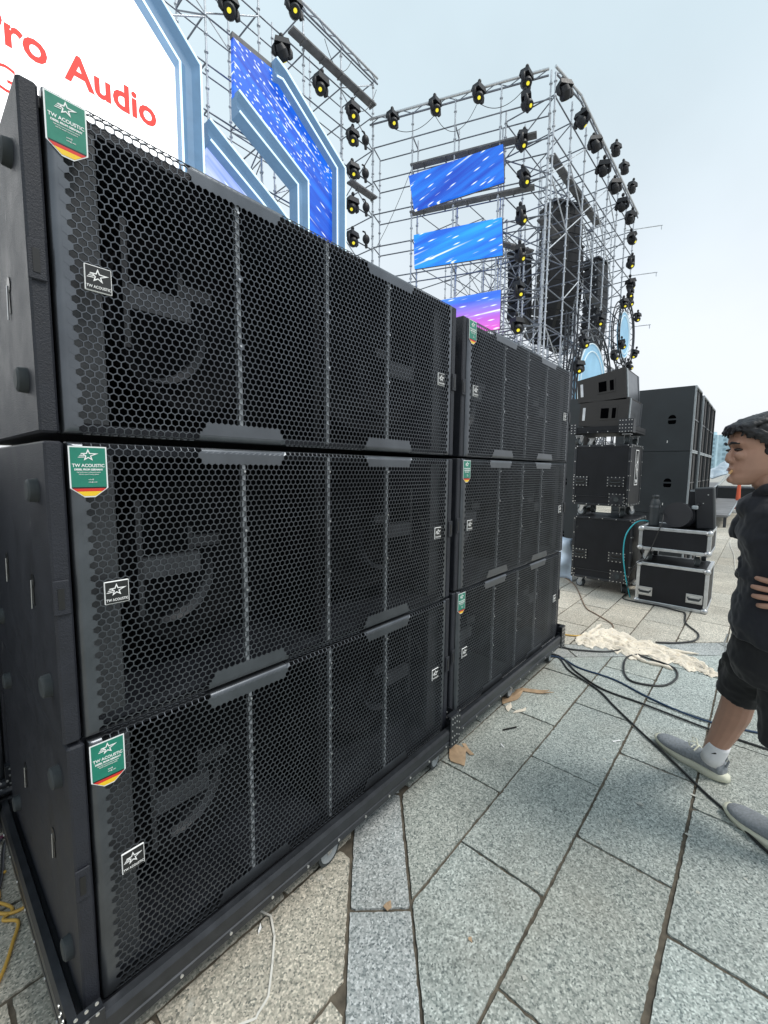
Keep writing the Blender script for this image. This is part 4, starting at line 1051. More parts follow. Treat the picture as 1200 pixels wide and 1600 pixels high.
# things on top of the silver case
t = thing('moving_light', 'round black lamp head lying on its side on the silver edged case', 'lamp head', (4.82, -.385, .782))
c = MB(); ax = Vector((-.92, .20, .12)).normalized(); cc = Vector((0, 0, .125))
c.cyl(cc, cc+ax*.05, .122, 28, M_lamp); c.cyl(cc-ax*.02, cc, .112, 28, M_lamp); c.cyl(cc-ax*.05, cc-ax*.022, .122, 28, M_lamp); c.cyl(cc-ax*.075, cc-ax*.052, .112, 28, M_lamp); c.cyl(cc-ax*.11, cc-ax*.077, .121, 28, M_lamp); c.cyl(cc-ax*.22, cc-ax*.11, .09, 20, M_lamp); c.build('head', M_lamp, t)
c = MB(); c.tube([(.02, -.06, .13), (.06, -.12, .20), (.03, -.16, .245)], [.028, .024, .014], 8, M_lamp); c.box((-.02, -.15, .19), (.02, -.10, .225), M_wheel, .006); c.build('bracket', M_lamp, t)
t = thing('speaker_slab', 'tall narrow black speaker leaning on the silver edged case', 'speaker', (4.86, -.60, .782)); t.rotation_euler = (radians(-5), 0, 0)
c = MB(); c.box((0, -.075, 0), (.16, .075, .40), M_sub, .01); c.build('cabinet', M_sub, t)
c = MB(); c.box((-.006, -.065, .012), (-.001, .065, .388), M_lamp, .003); c.build('front', M_lamp, t)
c = MB(); c.cyl((-.006, -.03, .33), (-.010, -.03, .33), .006, 8, M_zinc); c.cyl((-.006, .01, .25), (-.010, .01, .25), .005, 8, M_zinc); c.build('screws', M_zinc, t)
t = thing('black_box', 'short black box behind the leaning speaker on the silver edged case', 'box', (5.02, -.55, .782))
c = MB(); c.box((0, -.02, 0), (.18, .12, .37), M_lamp, .008); c.build('body', M_lamp, t); c = MB(); c.box((-.004, -.01, .352), (-.001, .11, .362), M_wheel); c.build('rim', M_wheel, t)
t = thing('flask', 'small dark grey flask standing at the left end of the silver edged case', 'flask', (4.80, -.185, .782))
c = MB(); prof = [(.0005, 0), (.044, 0), (.046, .02), (.046, .10), (.043, .15), (.046, .17), (.046, .22), (.036, .262), (.026, .272), (.026, .285), (.030, .287), (.030, .312), (.0005, .314)]
n = 20; vs = [(r_*cos(2*pi*i/n), r_*sin(2*pi*i/n), z) for r_, z in prof for i in range(n)]; c.add(vs, [(k_*n+i, k_*n+(i+1)%n, (k_+1)*n+(i+1)%n, (k_+1)*n+i) for k_ in range(len(prof)-1) for i in range(n)], M_sub, True); c.build('body', M_sub, t)
c = MB(); c.cyl((0, 0, .19), (0, 0, .21), .0475, 18, M_grille); c.build('band', M_grille, t)

# big far subwoofers, three high
def big_sub():
    t = thing('tall_subwoofer', 'big subwoofer', 'subwoofer'); H = .79; w = .62; D = .86
    b = MB(); b.box((0, .02, 0), (.022, D, H-.003), M_sub, .003); b.box((w-.022, .02, 0), (w, D, H-.003), M_sub, .003)
    b.box((.022, .022, .0), (w-.022, D, .022), M_sub); b.box((.022, .022, H-.025), (w-.022, D, H-.003), M_sub); b.box((.022, D-.02, .023), (w-.022, D, H-.026), M_sub); b.build('cabinet', M_sub, t)
    f = MB(); f.box((0, 0, 0), (.022, .0195, H-.003), M_wheel, .002); f.box((w-.022, 0, 0), (w, .0195, H-.003), M_sub, .002)
    f.box((.0225, .001, .0), (w-.0225, .019, .016), M_wheel); f.box((.0225, .001, H-.020), (w-.0225, .019, H-.003), M_wheel); f.build('front_frame', M_wheel, t)
    g = MB(); g.box((.024, .022, .024), (w-.024, .027, H-.027), M_tour); g.build('grille', M_tour, t)
    g = MB(); g.box((.024, .012, H*.5-.006), (w-.024, .021, H*.5+.006), M_rail); g.box((w*.5-.006, .012, .02), (w*.5+.006, .0215, H-.022), M_rail); g.build('grille_bar', M_grille, t)
    h = MB(); yc, zc = .23, H*.5
    for s in (1, -1):
        P = [(yc+.042*cos(a), zc+s*(.010)+s*.045*sin(a)) for a in [pi*i/10 for i in range(11)]]
        if s == -1: P = [(yc-.042, zc-.010), (yc+.042, zc-.010), (yc+.042, zc-.045), (yc+.030, zc-.058), (yc-.030, zc-.058), (yc-.042, zc-.045)]
        h.prism(P, lambda p: (-.0005, p[0], p[1]), lambda p: (-.002, p[0], p[1]), M_shade)
    h.build('recess_shade', M_shade, t)  # flat black plates on the side, painted as the shaded openings
    k_ = MB(); k_.box((-.003, .26, .105), (-.001, .268, .135), M_white); k_.build('spot', M_white, t)
    return t
bs = big_sub(); first = True
nm = ['nearest', 'second', 'third', 'fourth']; lv = ['bottom', 'middle', 'top']
for i, x in enumerate((6.25, 7.18, 7.82, 8.46)):
    for j in range(3):
        o = bs if first else copy_tree(bs); first = False
        o.location = (x, -.30+(i*.004), .791*j); tag(o, '%s big dark subwoofer in the %s column right of the flight case tower' % (lv[j], nm[i]), 'subwoofer', 'big subwoofers stacked three high')
for j in range(3):
    o = copy_tree(bs); o.location = (6.25, .98, .777*j); tag(o, '%s dark subwoofer between the second stack and the flight case tower' % lv[j], 'subwoofer', 'big subwoofers stacked three high')

# far plaza: ramps, black boxes, tarpaulin, orange post, city
def ramp(label, loc, L, w, h0, h1, rz=0):
    t = thing('stage_ramp', label, 'ramp', loc, rz); b = MB()
    b.add([(0, 0, h0-.05), (L, 0, h1-.05), (L, w, h1-.05), (0, w, h0-.05), (0, 0, h0), (L, 0, h1), (L, w, h1), (0, w, h0)], [(0,3,2,1),(4,5,6,7),(0,1,5,4),(1,2,6,5),(2,3,7,6),(3,0,4,7)], M_board); b.build('deck', M_board, t)
    for (x, y, h) in ((.1, .05, h0), (.1, w-.05, h0), (L-.1, .05, h1), (L-.1, w-.05, h1)):
        if h > .1: c = MB(); c.box((x-.03, y-.03, 0), (x+.03, y+.03, h-.051), M_truss); c.build('leg', M_truss, t)
    e_ = MB(); e_.tube([(0, -.02, h0), (L, -.02, h1)], .02, 6, M_wheel); e_.build('edge_trim', M_wheel, t); return t
ramp('low black platform with a pale edge on the far paving, right of the cases', (12.6, -.42, 0), 5.5, .95, .30, .42)
ramp('black sloping ramp behind the leaning speaker on the far paving', (11.6, .12, 0), 6.5, .9, .62, .95)
t = thing('black_box', 'long black draped box on the far plaza behind the smoker', 'box', (19.5, -1.9, 0)); c = MB(); c.box((0, 0, 0), (1.5, 2.9, .74), M_black, .05); c.build('body', M_black, t)
c = MB(); c.box((-.02, .05, .70), (1.52, 2.85, .77), M_truss, .02); c.build('lid', M_truss, t)
t = thing('traffic_post', 'slim orange post on the far plaza beside the smoker', 'post', (17.6, -.42, 0))
c = MB(); c.cyl((0, 0, .12), (0, 0, .92), .075, 12, M_orng, r2=.045); c.build('post', M_orng, t); c = MB(); c.box((-.2, -.2, 0), (.2, .2, .12), M_white, .02); c.build('base', M_white, t)
# tarpaulin roof: crumpled, on poles
t = thing('tarpaulin_shelter', 'silver tarpaulin shelter on the far plaza between the speakers and the smoker', 'shelter', (20.2, -2.9, 0))
mb = MB(); nu, nv = 26, 30; R2 = random.Random(4)
vs = []
for j in range(nv+1):
    for i in range(nu+1):
        u, v = i/nu, j/nv
        z = .80+1.15*sin(pi*min(1, v*1.15))**.7*(.55+.45*sin(pi*u))+.28*abs(sin(9*v+3*u))*abs(cos(5*u+2*v))+.05*R2.random()
        if v > .8: z += (v-.8)*3.0
        vs.append((u*3.2+.15*sin(8*v), v*4.2, z))
mb.add(vs, [(j*(nu+1)+i, j*(nu+1)+i+1, (j+1)*(nu+1)+i+1, (j+1)*(nu+1)+i) for j in range(nv) for i in range(nu)], M_tarp)
mb.add([(x, y, z-.03) for x, y, z in vs], [(j*(nu+1)+i, (j+1)*(nu+1)+i, (j+1)*(nu+1)+i+1, j*(nu+1)+i+1) for j in range(nv) for i in range(nu)], M_tarp); mb.build('tarpaulin', M_tarp, t)
for x, y in ((.1, .1), (3, .1), (.1, 4.0), (3, 4.0)): c = MB(); c.cyl((x, y, 0), (x, y, .95), .03, 6, M_galv); c.build('pole', M_galv, t)
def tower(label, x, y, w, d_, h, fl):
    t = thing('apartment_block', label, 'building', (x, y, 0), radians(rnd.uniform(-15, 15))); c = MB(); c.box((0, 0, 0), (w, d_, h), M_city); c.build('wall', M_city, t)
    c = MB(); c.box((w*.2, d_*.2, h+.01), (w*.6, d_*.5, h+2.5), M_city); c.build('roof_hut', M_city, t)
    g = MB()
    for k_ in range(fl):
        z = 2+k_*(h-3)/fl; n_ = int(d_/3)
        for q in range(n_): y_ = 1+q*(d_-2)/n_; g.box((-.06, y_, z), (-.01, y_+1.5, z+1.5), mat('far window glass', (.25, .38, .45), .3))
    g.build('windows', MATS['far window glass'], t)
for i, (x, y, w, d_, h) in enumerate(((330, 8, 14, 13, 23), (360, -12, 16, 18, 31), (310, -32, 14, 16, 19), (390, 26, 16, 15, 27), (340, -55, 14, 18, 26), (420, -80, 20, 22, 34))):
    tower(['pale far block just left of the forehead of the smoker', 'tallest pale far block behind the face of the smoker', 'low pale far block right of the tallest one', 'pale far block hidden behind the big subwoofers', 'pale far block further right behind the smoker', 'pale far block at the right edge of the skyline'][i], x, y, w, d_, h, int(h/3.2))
def tree(label, x, y, h):
    t = thing('far_tree', label, 'tree', (x, y, 0), 0, 'round trees along the far edge of the plaza'); c = MB(); c.cyl((0, 0, 0), (.2, .1, h*.55), .28, 8, M_cbrn, r2=.12)
    for a in range(4): c.cyl((.1, .05, h*.38), (1.4*cos(a*1.6), 1.4*sin(a*1.6), h*.68), .10, 6, M_cbrn, r2=.04)
    c.build('trunk', M_cbrn, t); f = MB(); R3 = random.Random(int(x*7+y))
    for i in range(700):
        a = R3.uniform(0, 2*pi); b = math.acos(R3.uniform(-1, 1)); r_ = h*.36*R3.uniform(.45, 1)*(1+.25*sin(3*a)*sin(2*b))
        p = Vector((r_*cos(a)*sin(b), r_*sin(a)*sin(b), h*.70+r_*.75*cos(b))); q = Quaternion((R3.random()-.5, R3.random()-.5, R3.random()-.5, R3.random()-.5)).normalized(); s = R3.uniform(.25, .5)
        f.add([p+q@Vector(v)*s for v in ((-.5,-.3,0),(.5,-.3,0),(.5,.3,.1),(-.5,.3,.1))], [(0,1,2,3)], M_leaf)
    f.build('crown', M_leaf, t)
for i, (x, y, h) in enumerate(((90, -7, 4.0), (110, -14, 5))):
    tree(['round far tree behind the face of the smoker', 'round far tree at the right edge'][i], x, y, h)
# plastic sheet between the second stack and the case tower
mb = MB(); nu, nv = 14, 14; vs = []
for j in range(nv+1):
    for i in range(nu+1):
        u, v = i/nu, j/nv; vs.append((5.02+.05*sin(6*u+4*v)+.03*sin(13*v)+.25*u*(1-v), .64+.30*u+.02*sin(9*v), .52*v+.01))
mb.add(vs, [(j*(nu+1)+i, j*(nu+1)+i+1, (j+1)*(nu+1)+i+1, (j+1)*(nu+1)+i) for j in range(nv) for i in range(nu)], M_plast, True)
o = mb.build('plastic_sheet', M_plast); md_ = o.modifiers.new('thick', 'SOLIDIFY'); md_.thickness = .004
tag(o, 'crumpled blue white plastic sheet between the second stack and the case tower', 'plastic sheet')

# ================================================================== THE PERSON
def rings(mb, R, n=16, mt=None):
    """R: list of (centre, half axis u, half axis w)"""
    vs = []
    for c, u, w in R:
        c = Vector(c); u = Vector(u); w = Vector(w)
        vs += [c+u*cos(2*pi*i/n)+w*sin(2*pi*i/n) for i in range(n)]
    k_ = len(R); fs = [(j*n+i, j*n+(i+1)%n, (j+1)*n+(i+1)%n, (j+1)*n+i) for j in range(k_-1) for i in range(n)]
    a = Vector(R[1][0])-Vector(R[0][0]); flip = Vector(R[0][1]).cross(Vector(R[0][2])).dot(a) < 0
    fs += [tuple(range(n-1, -1, -1)), tuple((k_-1)*n+i for i in range(n))]
    if flip: fs = [f[::-1] for f in fs]
    return mb.add(vs, fs, mt, True)
def limb(mb, pts, rad, n=14, mt=None):
    P = [Vector(p) for p in pts]; R = []; u = None
    for i, p in enumerate(P):
        d = (P[min(i+1, len(P)-1)]-P[max(0, i-1)]).normalized()
        if u is None: u = d.orthogonal().normalized()
        u = (u-d*u.dot(d)).normalized(); w = d.cross(u)
        r = rad[i] if not isinstance(rad[i], tuple) else rad[i][0]
        R.append((p, u*r, w*r))
    return rings(mb, R, n, mt)
def fuse(o, vox, it=4, f=.5, wr=0):
    a = o.modifiers.new('fuse', 'REMESH'); a.mode = 'VOXEL'; a.voxel_size = vox; a.use_smooth_shade = True
    if wr:
        tx = bpy.data.textures.get('folds') or bpy.data.textures.new('folds', 'CLOUDS'); tx.noise_scale = .07; tx.noise_depth = 2
        d_ = o.modifiers.new('folds', 'DISPLACE'); d_.texture = tx; d_.texture_coords = 'LOCAL'; d_.strength = wr; d_.mid_level = .38
    if it: b = o.modifiers.new('smooth', 'SMOOTH'); b.iterations = it; b.factor = f
    return o
per = thing('person', 'man in black shirt and shorts smoking a cigarette, cut off by the right edge', 'person', (1.85, -1.05, 0))
PO = Vector((1.85, -1.05, 0))
hf = Vector((-.36, .93, -.02)).normalized(); hl = Vector((hf.y, -hf.x, 0)).normalized()      # face direction, head right
hu = Vector((0, 0, 1)); H0 = Vector((1.680, -.978, 1.300))-PO
def hp(f, l, h): return H0+hf*f+hl*l+hu*h
sk = MB()
prof = [(-.004, .078, .035, .012), (.004, .088, .018, .026), (.02, .094, -.005, .040), (.034, .090, -.03, .049), (.047, .094, -.055, .055), (.065, .092, -.075, .060), (.09, .090, -.09, .066),
        (.112, .088, -.098, .070), (.122, .094, -.100, .071), (.135, .101, -.102, .072), (.165, .098, -.104, .073), (.195, .080, -.092, .067), (.218, .040, -.062, .045), (.231, .0, -.02, .012)]
n = 24; vs = []
for h, f_, b_, w_ in prof:
    c_ = (f_+b_)/2; a_ = (f_-b_)/2
    for i in range(n):
        an = 2*pi*i/n; ca, sa = cos(an), sin(an)
        x = c_+a_*abs(ca)**.85*(1 if ca > 0 else -1); y = w_*abs(sa)**.85*(1 if sa > 0 else -1)
        vs.append(hp(x, y, h))
sk.add(vs, [(j*n+i, (j+1)*n+i, (j+1)*n+(i+1)%n, j*n+(i+1)%n) for j in range(len(prof)-1) for i in range(n)]+[tuple(range(n)), tuple((len(prof)-1)*n+i for i in range(n-1, -1, -1))], None, True)
limb(sk, [hp(.079, 0, .124), hp(.087, 0, .108), hp(.094, 0, .092), hp(.095, 0, .082), hp(.089, 0, .073)], [.008, .0105, .0135, .0145, .010])
for s in (-1, 1):
    sk.ell(hp(.093, s*.011, .077), (.010, .010, .008)); sk.ell(hp(.078, s*.034, .094), (.018, .018, .017)); sk.ell(hp(.083, s*.030, .134), (.022, .012, .008))
    sk.ell(hp(-.012, s*.074, .098), (.008, .018, .030))
sk.ell(hp(.086, 0, .051), (.024, .014, .006)); sk.ell(hp(.084, 0, .040), (.022, .013, .0065)); sk.ell(hp(.086, 0, .014), (.018, .014, .012))
rings(sk, [(hp(-.02, 0, .06), hf*.05, hl*.05), (hp(-.025, 0, -.005), hf*.052, hl*.054), (Vector((1.70, -1.05, 1.24))-PO, hf*.058, hl*.064), (Vector((1.71, -1.07, 1.18))-PO, hf*.075, hl*.10)])
B = lambda x, y, z: Vector((x, y, z))-PO
Fb = Vector((.12, .99, 0)).normalized(); Sb = Vector((Fb.y, -Fb.x, 0))
rings(sk, [(B(1.71, -1.07, 1.23), Fb*.05, Sb*.09), (B(1.72, -1.07, 1.18), Fb*.09, Sb*.15), (B(1.73, -1.07, 1.05), Fb*.10, Sb*.15), (B(1.76, -1.07, .90), Fb*.095, Sb*.135), (B(1.78, -1.07, .78), Fb*.092, Sb*.14), (B(1.79, -1.07, .72), Fb*.07, Sb*.11)])
limb(sk, [B(1.87, -1.05, .74), B(1.95, -1.00, .50), B(1.975, -.972, .43), B(2.005, -.962, .35), B(2.035, -.935, .24), B(2.062, -.908, .14), B(2.065, -.905, .07)], [.078, .064, .056, .056, .048, .038, .036])
limb(sk, [B(1.71, -1.10, .74), B(1.735, -1.12, .50), B(1.735, -1.145, .42), B(1.73, -1.175, .34), B(1.725, -1.20, .24), B(1.725, -1.21, .12), B(1.73, -1.205, .06)], [.080, .064, .056, .055, .048, .036, .035])
# near arm: shoulder, elbow back, hand on the waist; far arm hanging behind the torso
limb(sk, [B(1.565, -1.09, 1.17), B(1.520, -1.16, 1.08), B(1.495, -1.25, .965), B(1.510, -1.22, .955), B(1.535, -1.16, .955), B(1.555, -1.105, .957)], [.052, .046, .040, .038, .033, .026])
rings(sk, [(B(1.555, -1.112, .957), Vector((.016, 0, 0)), Vector((0, 0, .027))), (B(1.562, -1.085, .957), Vector((.014, 0, 0)), Vector((0, 0, .036))), (B(1.570, -1.05, .957), Vector((.013, 0, 0)), Vector((0, 0, .042))), (B(1.574, -1.035, .957), Vector((.010, 0, 0)), Vector((0, 0, .038)))])
for i, (dz, L) in enumerate(((.036, .062), (.012, .070), (-.012, .066), (-.035, .052))):
    z = .957+dz; k_ = 1+.12*dz/.03
    limb(sk, [B(1.571, -1.045, z), B(1.573, -1.045+L*.45, z+dz*.12), B(1.578, -1.045+L*.78, z+dz*.2), B(1.586, -1.045+L, z+dz*.24)], [.0100, .0096, .0090, .0068], 10)
limb(sk, [B(1.560, -1.085, .985), B(1.548, -1.065, 1.005), B(1.546, -1.04, 1.015)], [.011, .010, .008], 10)
limb(sk, [B(1.875, -1.05, 1.17), B(1.935, -1.05, 1.08), B(1.96, -1.12, .95), B(1.93, -1.11, .90), B(1.90, -1.07, .86)], [.050, .045, .038, .033, .026])
rings(sk, [(B(1.90, -1.075, .865), Vector((.016, 0, 0)), Vector((0, .02, .02))), (B(1.885, -1.05, .84), Vector((.014, 0, 0)), Vector((0, .03, .03))), (B(1.875, -1.03, .815), Vector((.012, 0, 0)), Vector((0, .03, .03)))])
for i in range(4): limb(sk, [B(1.877, -1.05+.018*i, .83-.004*i), B(1.868, -1.04+.018*i, .80-.004*i), B(1.86, -1.035+.018*i, .775)], [.009, .008, .006], 8)
fuse(sk.build('body', M_skin, per), .0029, 3, .45)
# face details
for s in (-1, 1):
    e_ = MB(); e_.ell(hp(.0850, s*.034, .1130), (.011, .0125, .0055), mt=M_eye); e_.build('eye', M_eye, per)  # enlarged dark form also stands for the shade under the brow
    b = MB(); limb(b, [hp(.104, s*.012, .130), hp(.102, s*.028, .136), hp(.089, s*.050, .132)], [.0028, .0046, .0022], 8, M_hair); b.build('eyebrow', M_hair, per)
b = MB(); limb(b, [hp(.083, -.022, .0455), hp(.0975, -.008, .0462), hp(.0975, .008, .0462), hp(.083, .022, .0455)], [.001, .0026, .0026, .001], 8, M_lip); b.build('lips', M_lip, per)
# hair
hr = MB(); hprof = [(.174, .096, -.106, .0755), (.182, .099, -.111, .0785), (.197, .094, -.112, .0775), (.213, .079, -.102, .071), (.228, .045, -.082, .056), (.238, .012, -.05, .033), (.241, -.005, -.02, .01)]
vs = []
for h, f_, b_, w_ in hprof:
    c_ = (f_+b_)/2; a_ = (f_-b_)/2
    for i in range(n):
        an = 2*pi*i/n; xx = c_+a_*cos(an); dr_ = max(0, min(1, (.245-h)/.065)); vs.append(hp(xx, w_*sin(an), h-.062*dr_*max(0, min(1, (.075-xx)/.11))**1.2))
hr.add(vs, [(j*n+i, (j+1)*n+i, (j+1)*n+(i+1)%n, j*n+(i+1)%n) for j in range(len(hprof)-1) for i in range(n)]+[tuple(range(n)), tuple((len(hprof)-1)*n+i for i in range(n-1, -1, -1))], None, True)
rings(hr, [(hp(-.062, 0, .05), hf*.036, hl*.045), (hp(-.060, 0, .08), hf*.050, hl*.070), (hp(-.052, 0, .12), hf*.058, hl*.0765), (hp(-.042, 0, .17), hf*.070, hl*.079), (hp(-.03, 0, .20), hf*.06, hl*.07)], 20)
for s in (-1, 1): hr.ell(hp(.018, s*.066, .128), (.009, .015, .036))
R5 = random.Random(9)
for i in range(34):
    a = -1.25+2.5*i/33; f0 = .090*cos(a*.75)+.006; l0 = .070*sin(a)
    limb(hr, [hp(f0-.03, l0*.9, .203), hp(f0+.010, l0*1.02, .186), hp(f0+.017+R5.uniform(0, .008)*cos(a), l0*1.06, .164+.014*abs(sin(a))-R5.uniform(0, .012))], [.012, .0090, .0018], 7)
for s in (-1, 1):                                                # short strands down over the temples
    for i in range(16):
        f0 = .080-.0062*i; z0 = .176-.0036*i; y0 = .058+.018*min(1, i/6)
        limb(hr, [hp(f0, s*y0, z0+.014), hp(f0+.004, s*(y0+.003), z0+.002), hp(f0+.008+R5.uniform(0, .004), s*(y0+.001), z0-.014-R5.uniform(0, .010))], [.009, .007, .0016], 6)
o = fuse(hr.build('hair', M_hair, per), .0032, 0)
tx2 = bpy.data.textures.new('strands', 'CLOUDS'); tx2.noise_scale = .012; d_ = o.modifiers.new('strands', 'DISPLACE'); d_.texture = tx2; d_.texture_coords = 'LOCAL'; d_.strength = .0055; d_.mid_level = .5
# shirt
st = MB()
rings(st, [(B(1.695, -1.035, 1.262), hf*.072, hl*.074), (B(1.70, -1.045, 1.245), Fb*.088, Sb*.11), (B(1.715, -1.055, 1.21), Fb*.118, Sb*.165), (B(1.725, -1.055, 1.13), Fb*.135, Sb*.182), (B(1.735, -1.065, 1.04), Fb*.118, Sb*.172), (B(1.745, -1.065, .97), Fb*.118, Sb*.168),
            (B(1.765, -1.06, .88), Fb*.130, Sb*.178), (B(1.775, -1.06, .81), Fb*.135, Sb*.186), (B(1.78, -1.065, .765), Fb*.128, Sb*.184)], 28)
limb(st, [B(1.62, -1.07, 1.195), B(1.565, -1.10, 1.15), B(1.53, -1.155, 1.07), B(1.52, -1.175, 1.04)], [.068, .076, .074, .071], 20)
limb(st, [B(1.82, -1.03, 1.21), B(1.88, -.995, 1.18), B(1.915, -.975, 1.13), B(1.92, -.972, 1.092), B(1.92, -.972, 1.088)], [.060, .072, .076, .078, .074], 20)
st.ell(B(1.73, -.975, 1.215), (.12, .062, .055))
limb(st, [B(1.66, -.965, 1.262), B(1.635, -.99, 1.285), B(1.635, -1.03, 1.295), B(1.66, -1.08, 1.30), B(1.71, -1.10, 1.30), B(1.75, -1.07, 1.29), B(1.755, -1.02, 1.28), B(1.74, -.975, 1.265)], [.010, .014, .015, .015, .015, .015, .014, .010])
R6 = random.Random(3)
for z0 in (.80, .84, .89, .95, 1.0, 1.05):                       # folds
    a0 = R6.uniform(-1.0, .2); P = []
    for k_ in range(7):
        a = a0+k_*.28; rf = .122 if z0 < 1.1 else .13
        P.append(B(1.755, -1.062, z0+.012*k_*R6.uniform(-.5, 1.3))+Fb*cos(a)*rf-Sb*sin(a)*.172)
    limb(st, P, [.002, .005, .007, .008, .007, .005, .002], 8)
fuse(st.build('shirt', M_cloth, per), .0055, 2, .5, .022)
# shorts
sh = MB()
rings(sh, [(B(1.775, -1.07, .82), Fb*.115, Sb*.165), (B(1.78, -1.065, .76), Fb*.128, Sb*.178), (B(1.785, -1.06, .68), Fb*.132, Sb*.182), (B(1.79, -1.06, .62), Fb*.11, Sb*.16)], 24)
limb(sh, [B(1.86, -1.045, .72), B(1.90, -1.015, .62), B(1.955, -.982, .50), B(1.968, -.968, .445)], [.098, .096, .082, .077], 20)
limb(sh, [B(1.715, -1.10, .72), B(1.73, -1.125, .60), B(1.74, -1.135, .47), B(1.74, -1.135, .405)], [.104, .106, .104, .103], 20)
for a, b in ((B(1.90, -.93, .66), B(1.96, -.905, .50)), (B(1.80, -.955, .70), B(1.93, -.905, .56))):
    limb(sh, [a, a.lerp(b, .5)+Vector((0, .006, 0)), b], [.004, .013, .004], 8)
fuse(sh.build('shorts', M_cloth2, per), .0055, 2, .5, .018)
c = MB(); c.tube([B(1.70, -.925, .765), B(1.70, -.918, .73), B(1.702, -.922, .70)], .0025, 6, M_white); c.build('drawstring', M_white, per)
# shoes and socks
def shoe(toe, heel, name_label):
    toe = Vector((*toe, 0)); heel = Vector((*heel, 0)); d = (toe-heel); L = d.length; d.normalize(); s = Vector((d.y, -d.x, 0))
    q = lambda t_, y, z: heel+d*(t_*L)+s*y+Vector((0, 0, z))-PO
    def sect(t_, w, z0, z1, y=0): return (q(t_, y, (z0+z1)/2), s*w, Vector((0, 0, (z1-z0)/2)))
    u_ = MB(); rings(u_, [sect(.02, .018, .03, .07), sect(.05, .032, .022, .095), (q(.13, 0, .062), s*.037, Vector((0, 0, .042))-d*.004), (q(.24, 0, .062), s*.038, Vector((0, 0, .043))-d*.012), (q(.37, 0, .055), s*.038, Vector((0, 0, .038))-d*.02), sect(.50, .045, .014, .082), sect(.64, .049, .014, .070), sect(.78, .050, .014, .062), sect(.90, .043, .018, .056), sect(.97, .028, .022, .048), sect(1.0, .012, .026, .042)], 20)
    uo = u_.build('shoe', M_knit, per); fuse(uo, .0035, 4, .5)
    so_ = MB(); out = []; N_ = 40
    for i in range(N_):
        a = 2*pi*i/N_; t_ = .5-.535*cos(a); w = .040+.010*t_-(.006 if .3 < t_ < .5 else 0); w *= abs(sin(a))**.62
        out.append((t_, w*(1 if sin(a) > 0 else -1)))
    lay = [(.0, .94), (.005, .99), (.015, 1.02), (.023, 1.0), (.026, .9)]
    vs = []
    for z, k_ in lay:
        for t_, y in out:
            lift = .012*max(0, (t_-.78)/.25)**2*1.2+(.006*max(0, (.1-t_)/.1) if z < .01 else 0)
            vs.append(q(.5+(t_-.5)*k_*(.99 if z < .01 else 1), y*k_, z+lift+(.014*(1-t_)**2 if z > .02 else 0)))
    so_.add(vs, [(j*N_+i, j*N_+(i+1)%N_, (j+1)*N_+(i+1)%N_, (j+1)*N_+i) for j in range(len(lay)-1) for i in range(N_)]+[tuple(range(N_-1, -1, -1)), tuple((len(lay)-1)*N_+i for i in range(N_))], M_sole, True); so_.build('sole', M_sole, uo)
    lc = MB()
    for k_, t_ in enumerate((.40, .47, .54)):
        z = .093-.010*k_; lc.tube([q(t_, -.026, z-.014), q(t_-.01, -.012, z-.001), q(t_+.01, .012, z-.001), q(t_, .026, z-.014)], .0034, 6, M_sole)
    lc.tube([q(.40, 0, .094), q(.46, .015, .115), q(.54, .022, .108), q(.50, .018, .092)], .0022, 6, M_sole); lc.tube([q(.40, 0, .094), q(.40, -.02, .118), q(.48, -.03, .112), q(.47, -.024, .09)], .0022, 6, M_sole); lc.build('laces', M_wheel, uo)
    pt = MB(); pt.tube([q(.015, 0, .075), q(-.015, 0, .105), q(.01, 0, .118), q(.035, 0, .10)], [.005, .004, .004, .005], 8, M_knit); pt.build('heel_tab', M_knit, uo)
    return q
q1 = shoe((2.195, -.685), (2.052, -.955), 'front'); q2 = shoe((1.858, -.972), (1.712, -1.240), 'rear')
for (a, b, r_) in ((B(2.045, -.922, .175), B(2.068, -.900, .075), .0405), (B(1.725, -1.212, .16), B(1.735, -1.20, .07), .0405)):
    c = MB(); limb(c, [a, a.lerp(b, .12), a.lerp(b, .6), b], [r_-.001, r_, r_, r_+.001], 18, M_sock); co = c.build('sock', M_sock, per)
    g = MB(); m_ = a.lerp(b, .35); vdir = (CAM-PO-m_).normalized(); side = vdir.cross(Vector((0, 0, 1))).normalized()
    cc = m_+Vector((vdir.x, vdir.y, 0)).normalized()*(r_+.0012)
    g.prism([(-.018, .016), (-.002, .010), (-.006, .002), (.016, -.006), (.002, -.002), (.004, .006)], lambda p: cc+side*p[0]+Vector((0, 0, p[1])), lambda p: cc+side*p[0]+Vector((0, 0, p[1]))-Vector((vdir.x, vdir.y, 0))*.002, M_blk); g.build('mark', M_blk, co)
# cigarette in the mouth
a = hp(.091, -.017, .045)+PO; b = a+hf*.034+Vector((-.006, 0, -.050))
t = thing('cigarette', 'lit white cigarette hanging from the lips of the man', 'cigarette', a); c = MB(); c.cyl((0, 0, 0), (b-a)*.25, .0040, 12, mat('filter paper', (.62, .36, .16), .7)); c.build('filter', MATS['filter paper'], t)
c = MB(); c.cyl((b-a)*.2505, (b-a), .0040, 12, M_cig); c.build('paper', M_cig, t); c = MB(); c.cyl((b-a)*1.0005, (b-a)*1.04, .0036, 10, M_wheel, r2=.0025); c.build('ash', M_wheel, t)

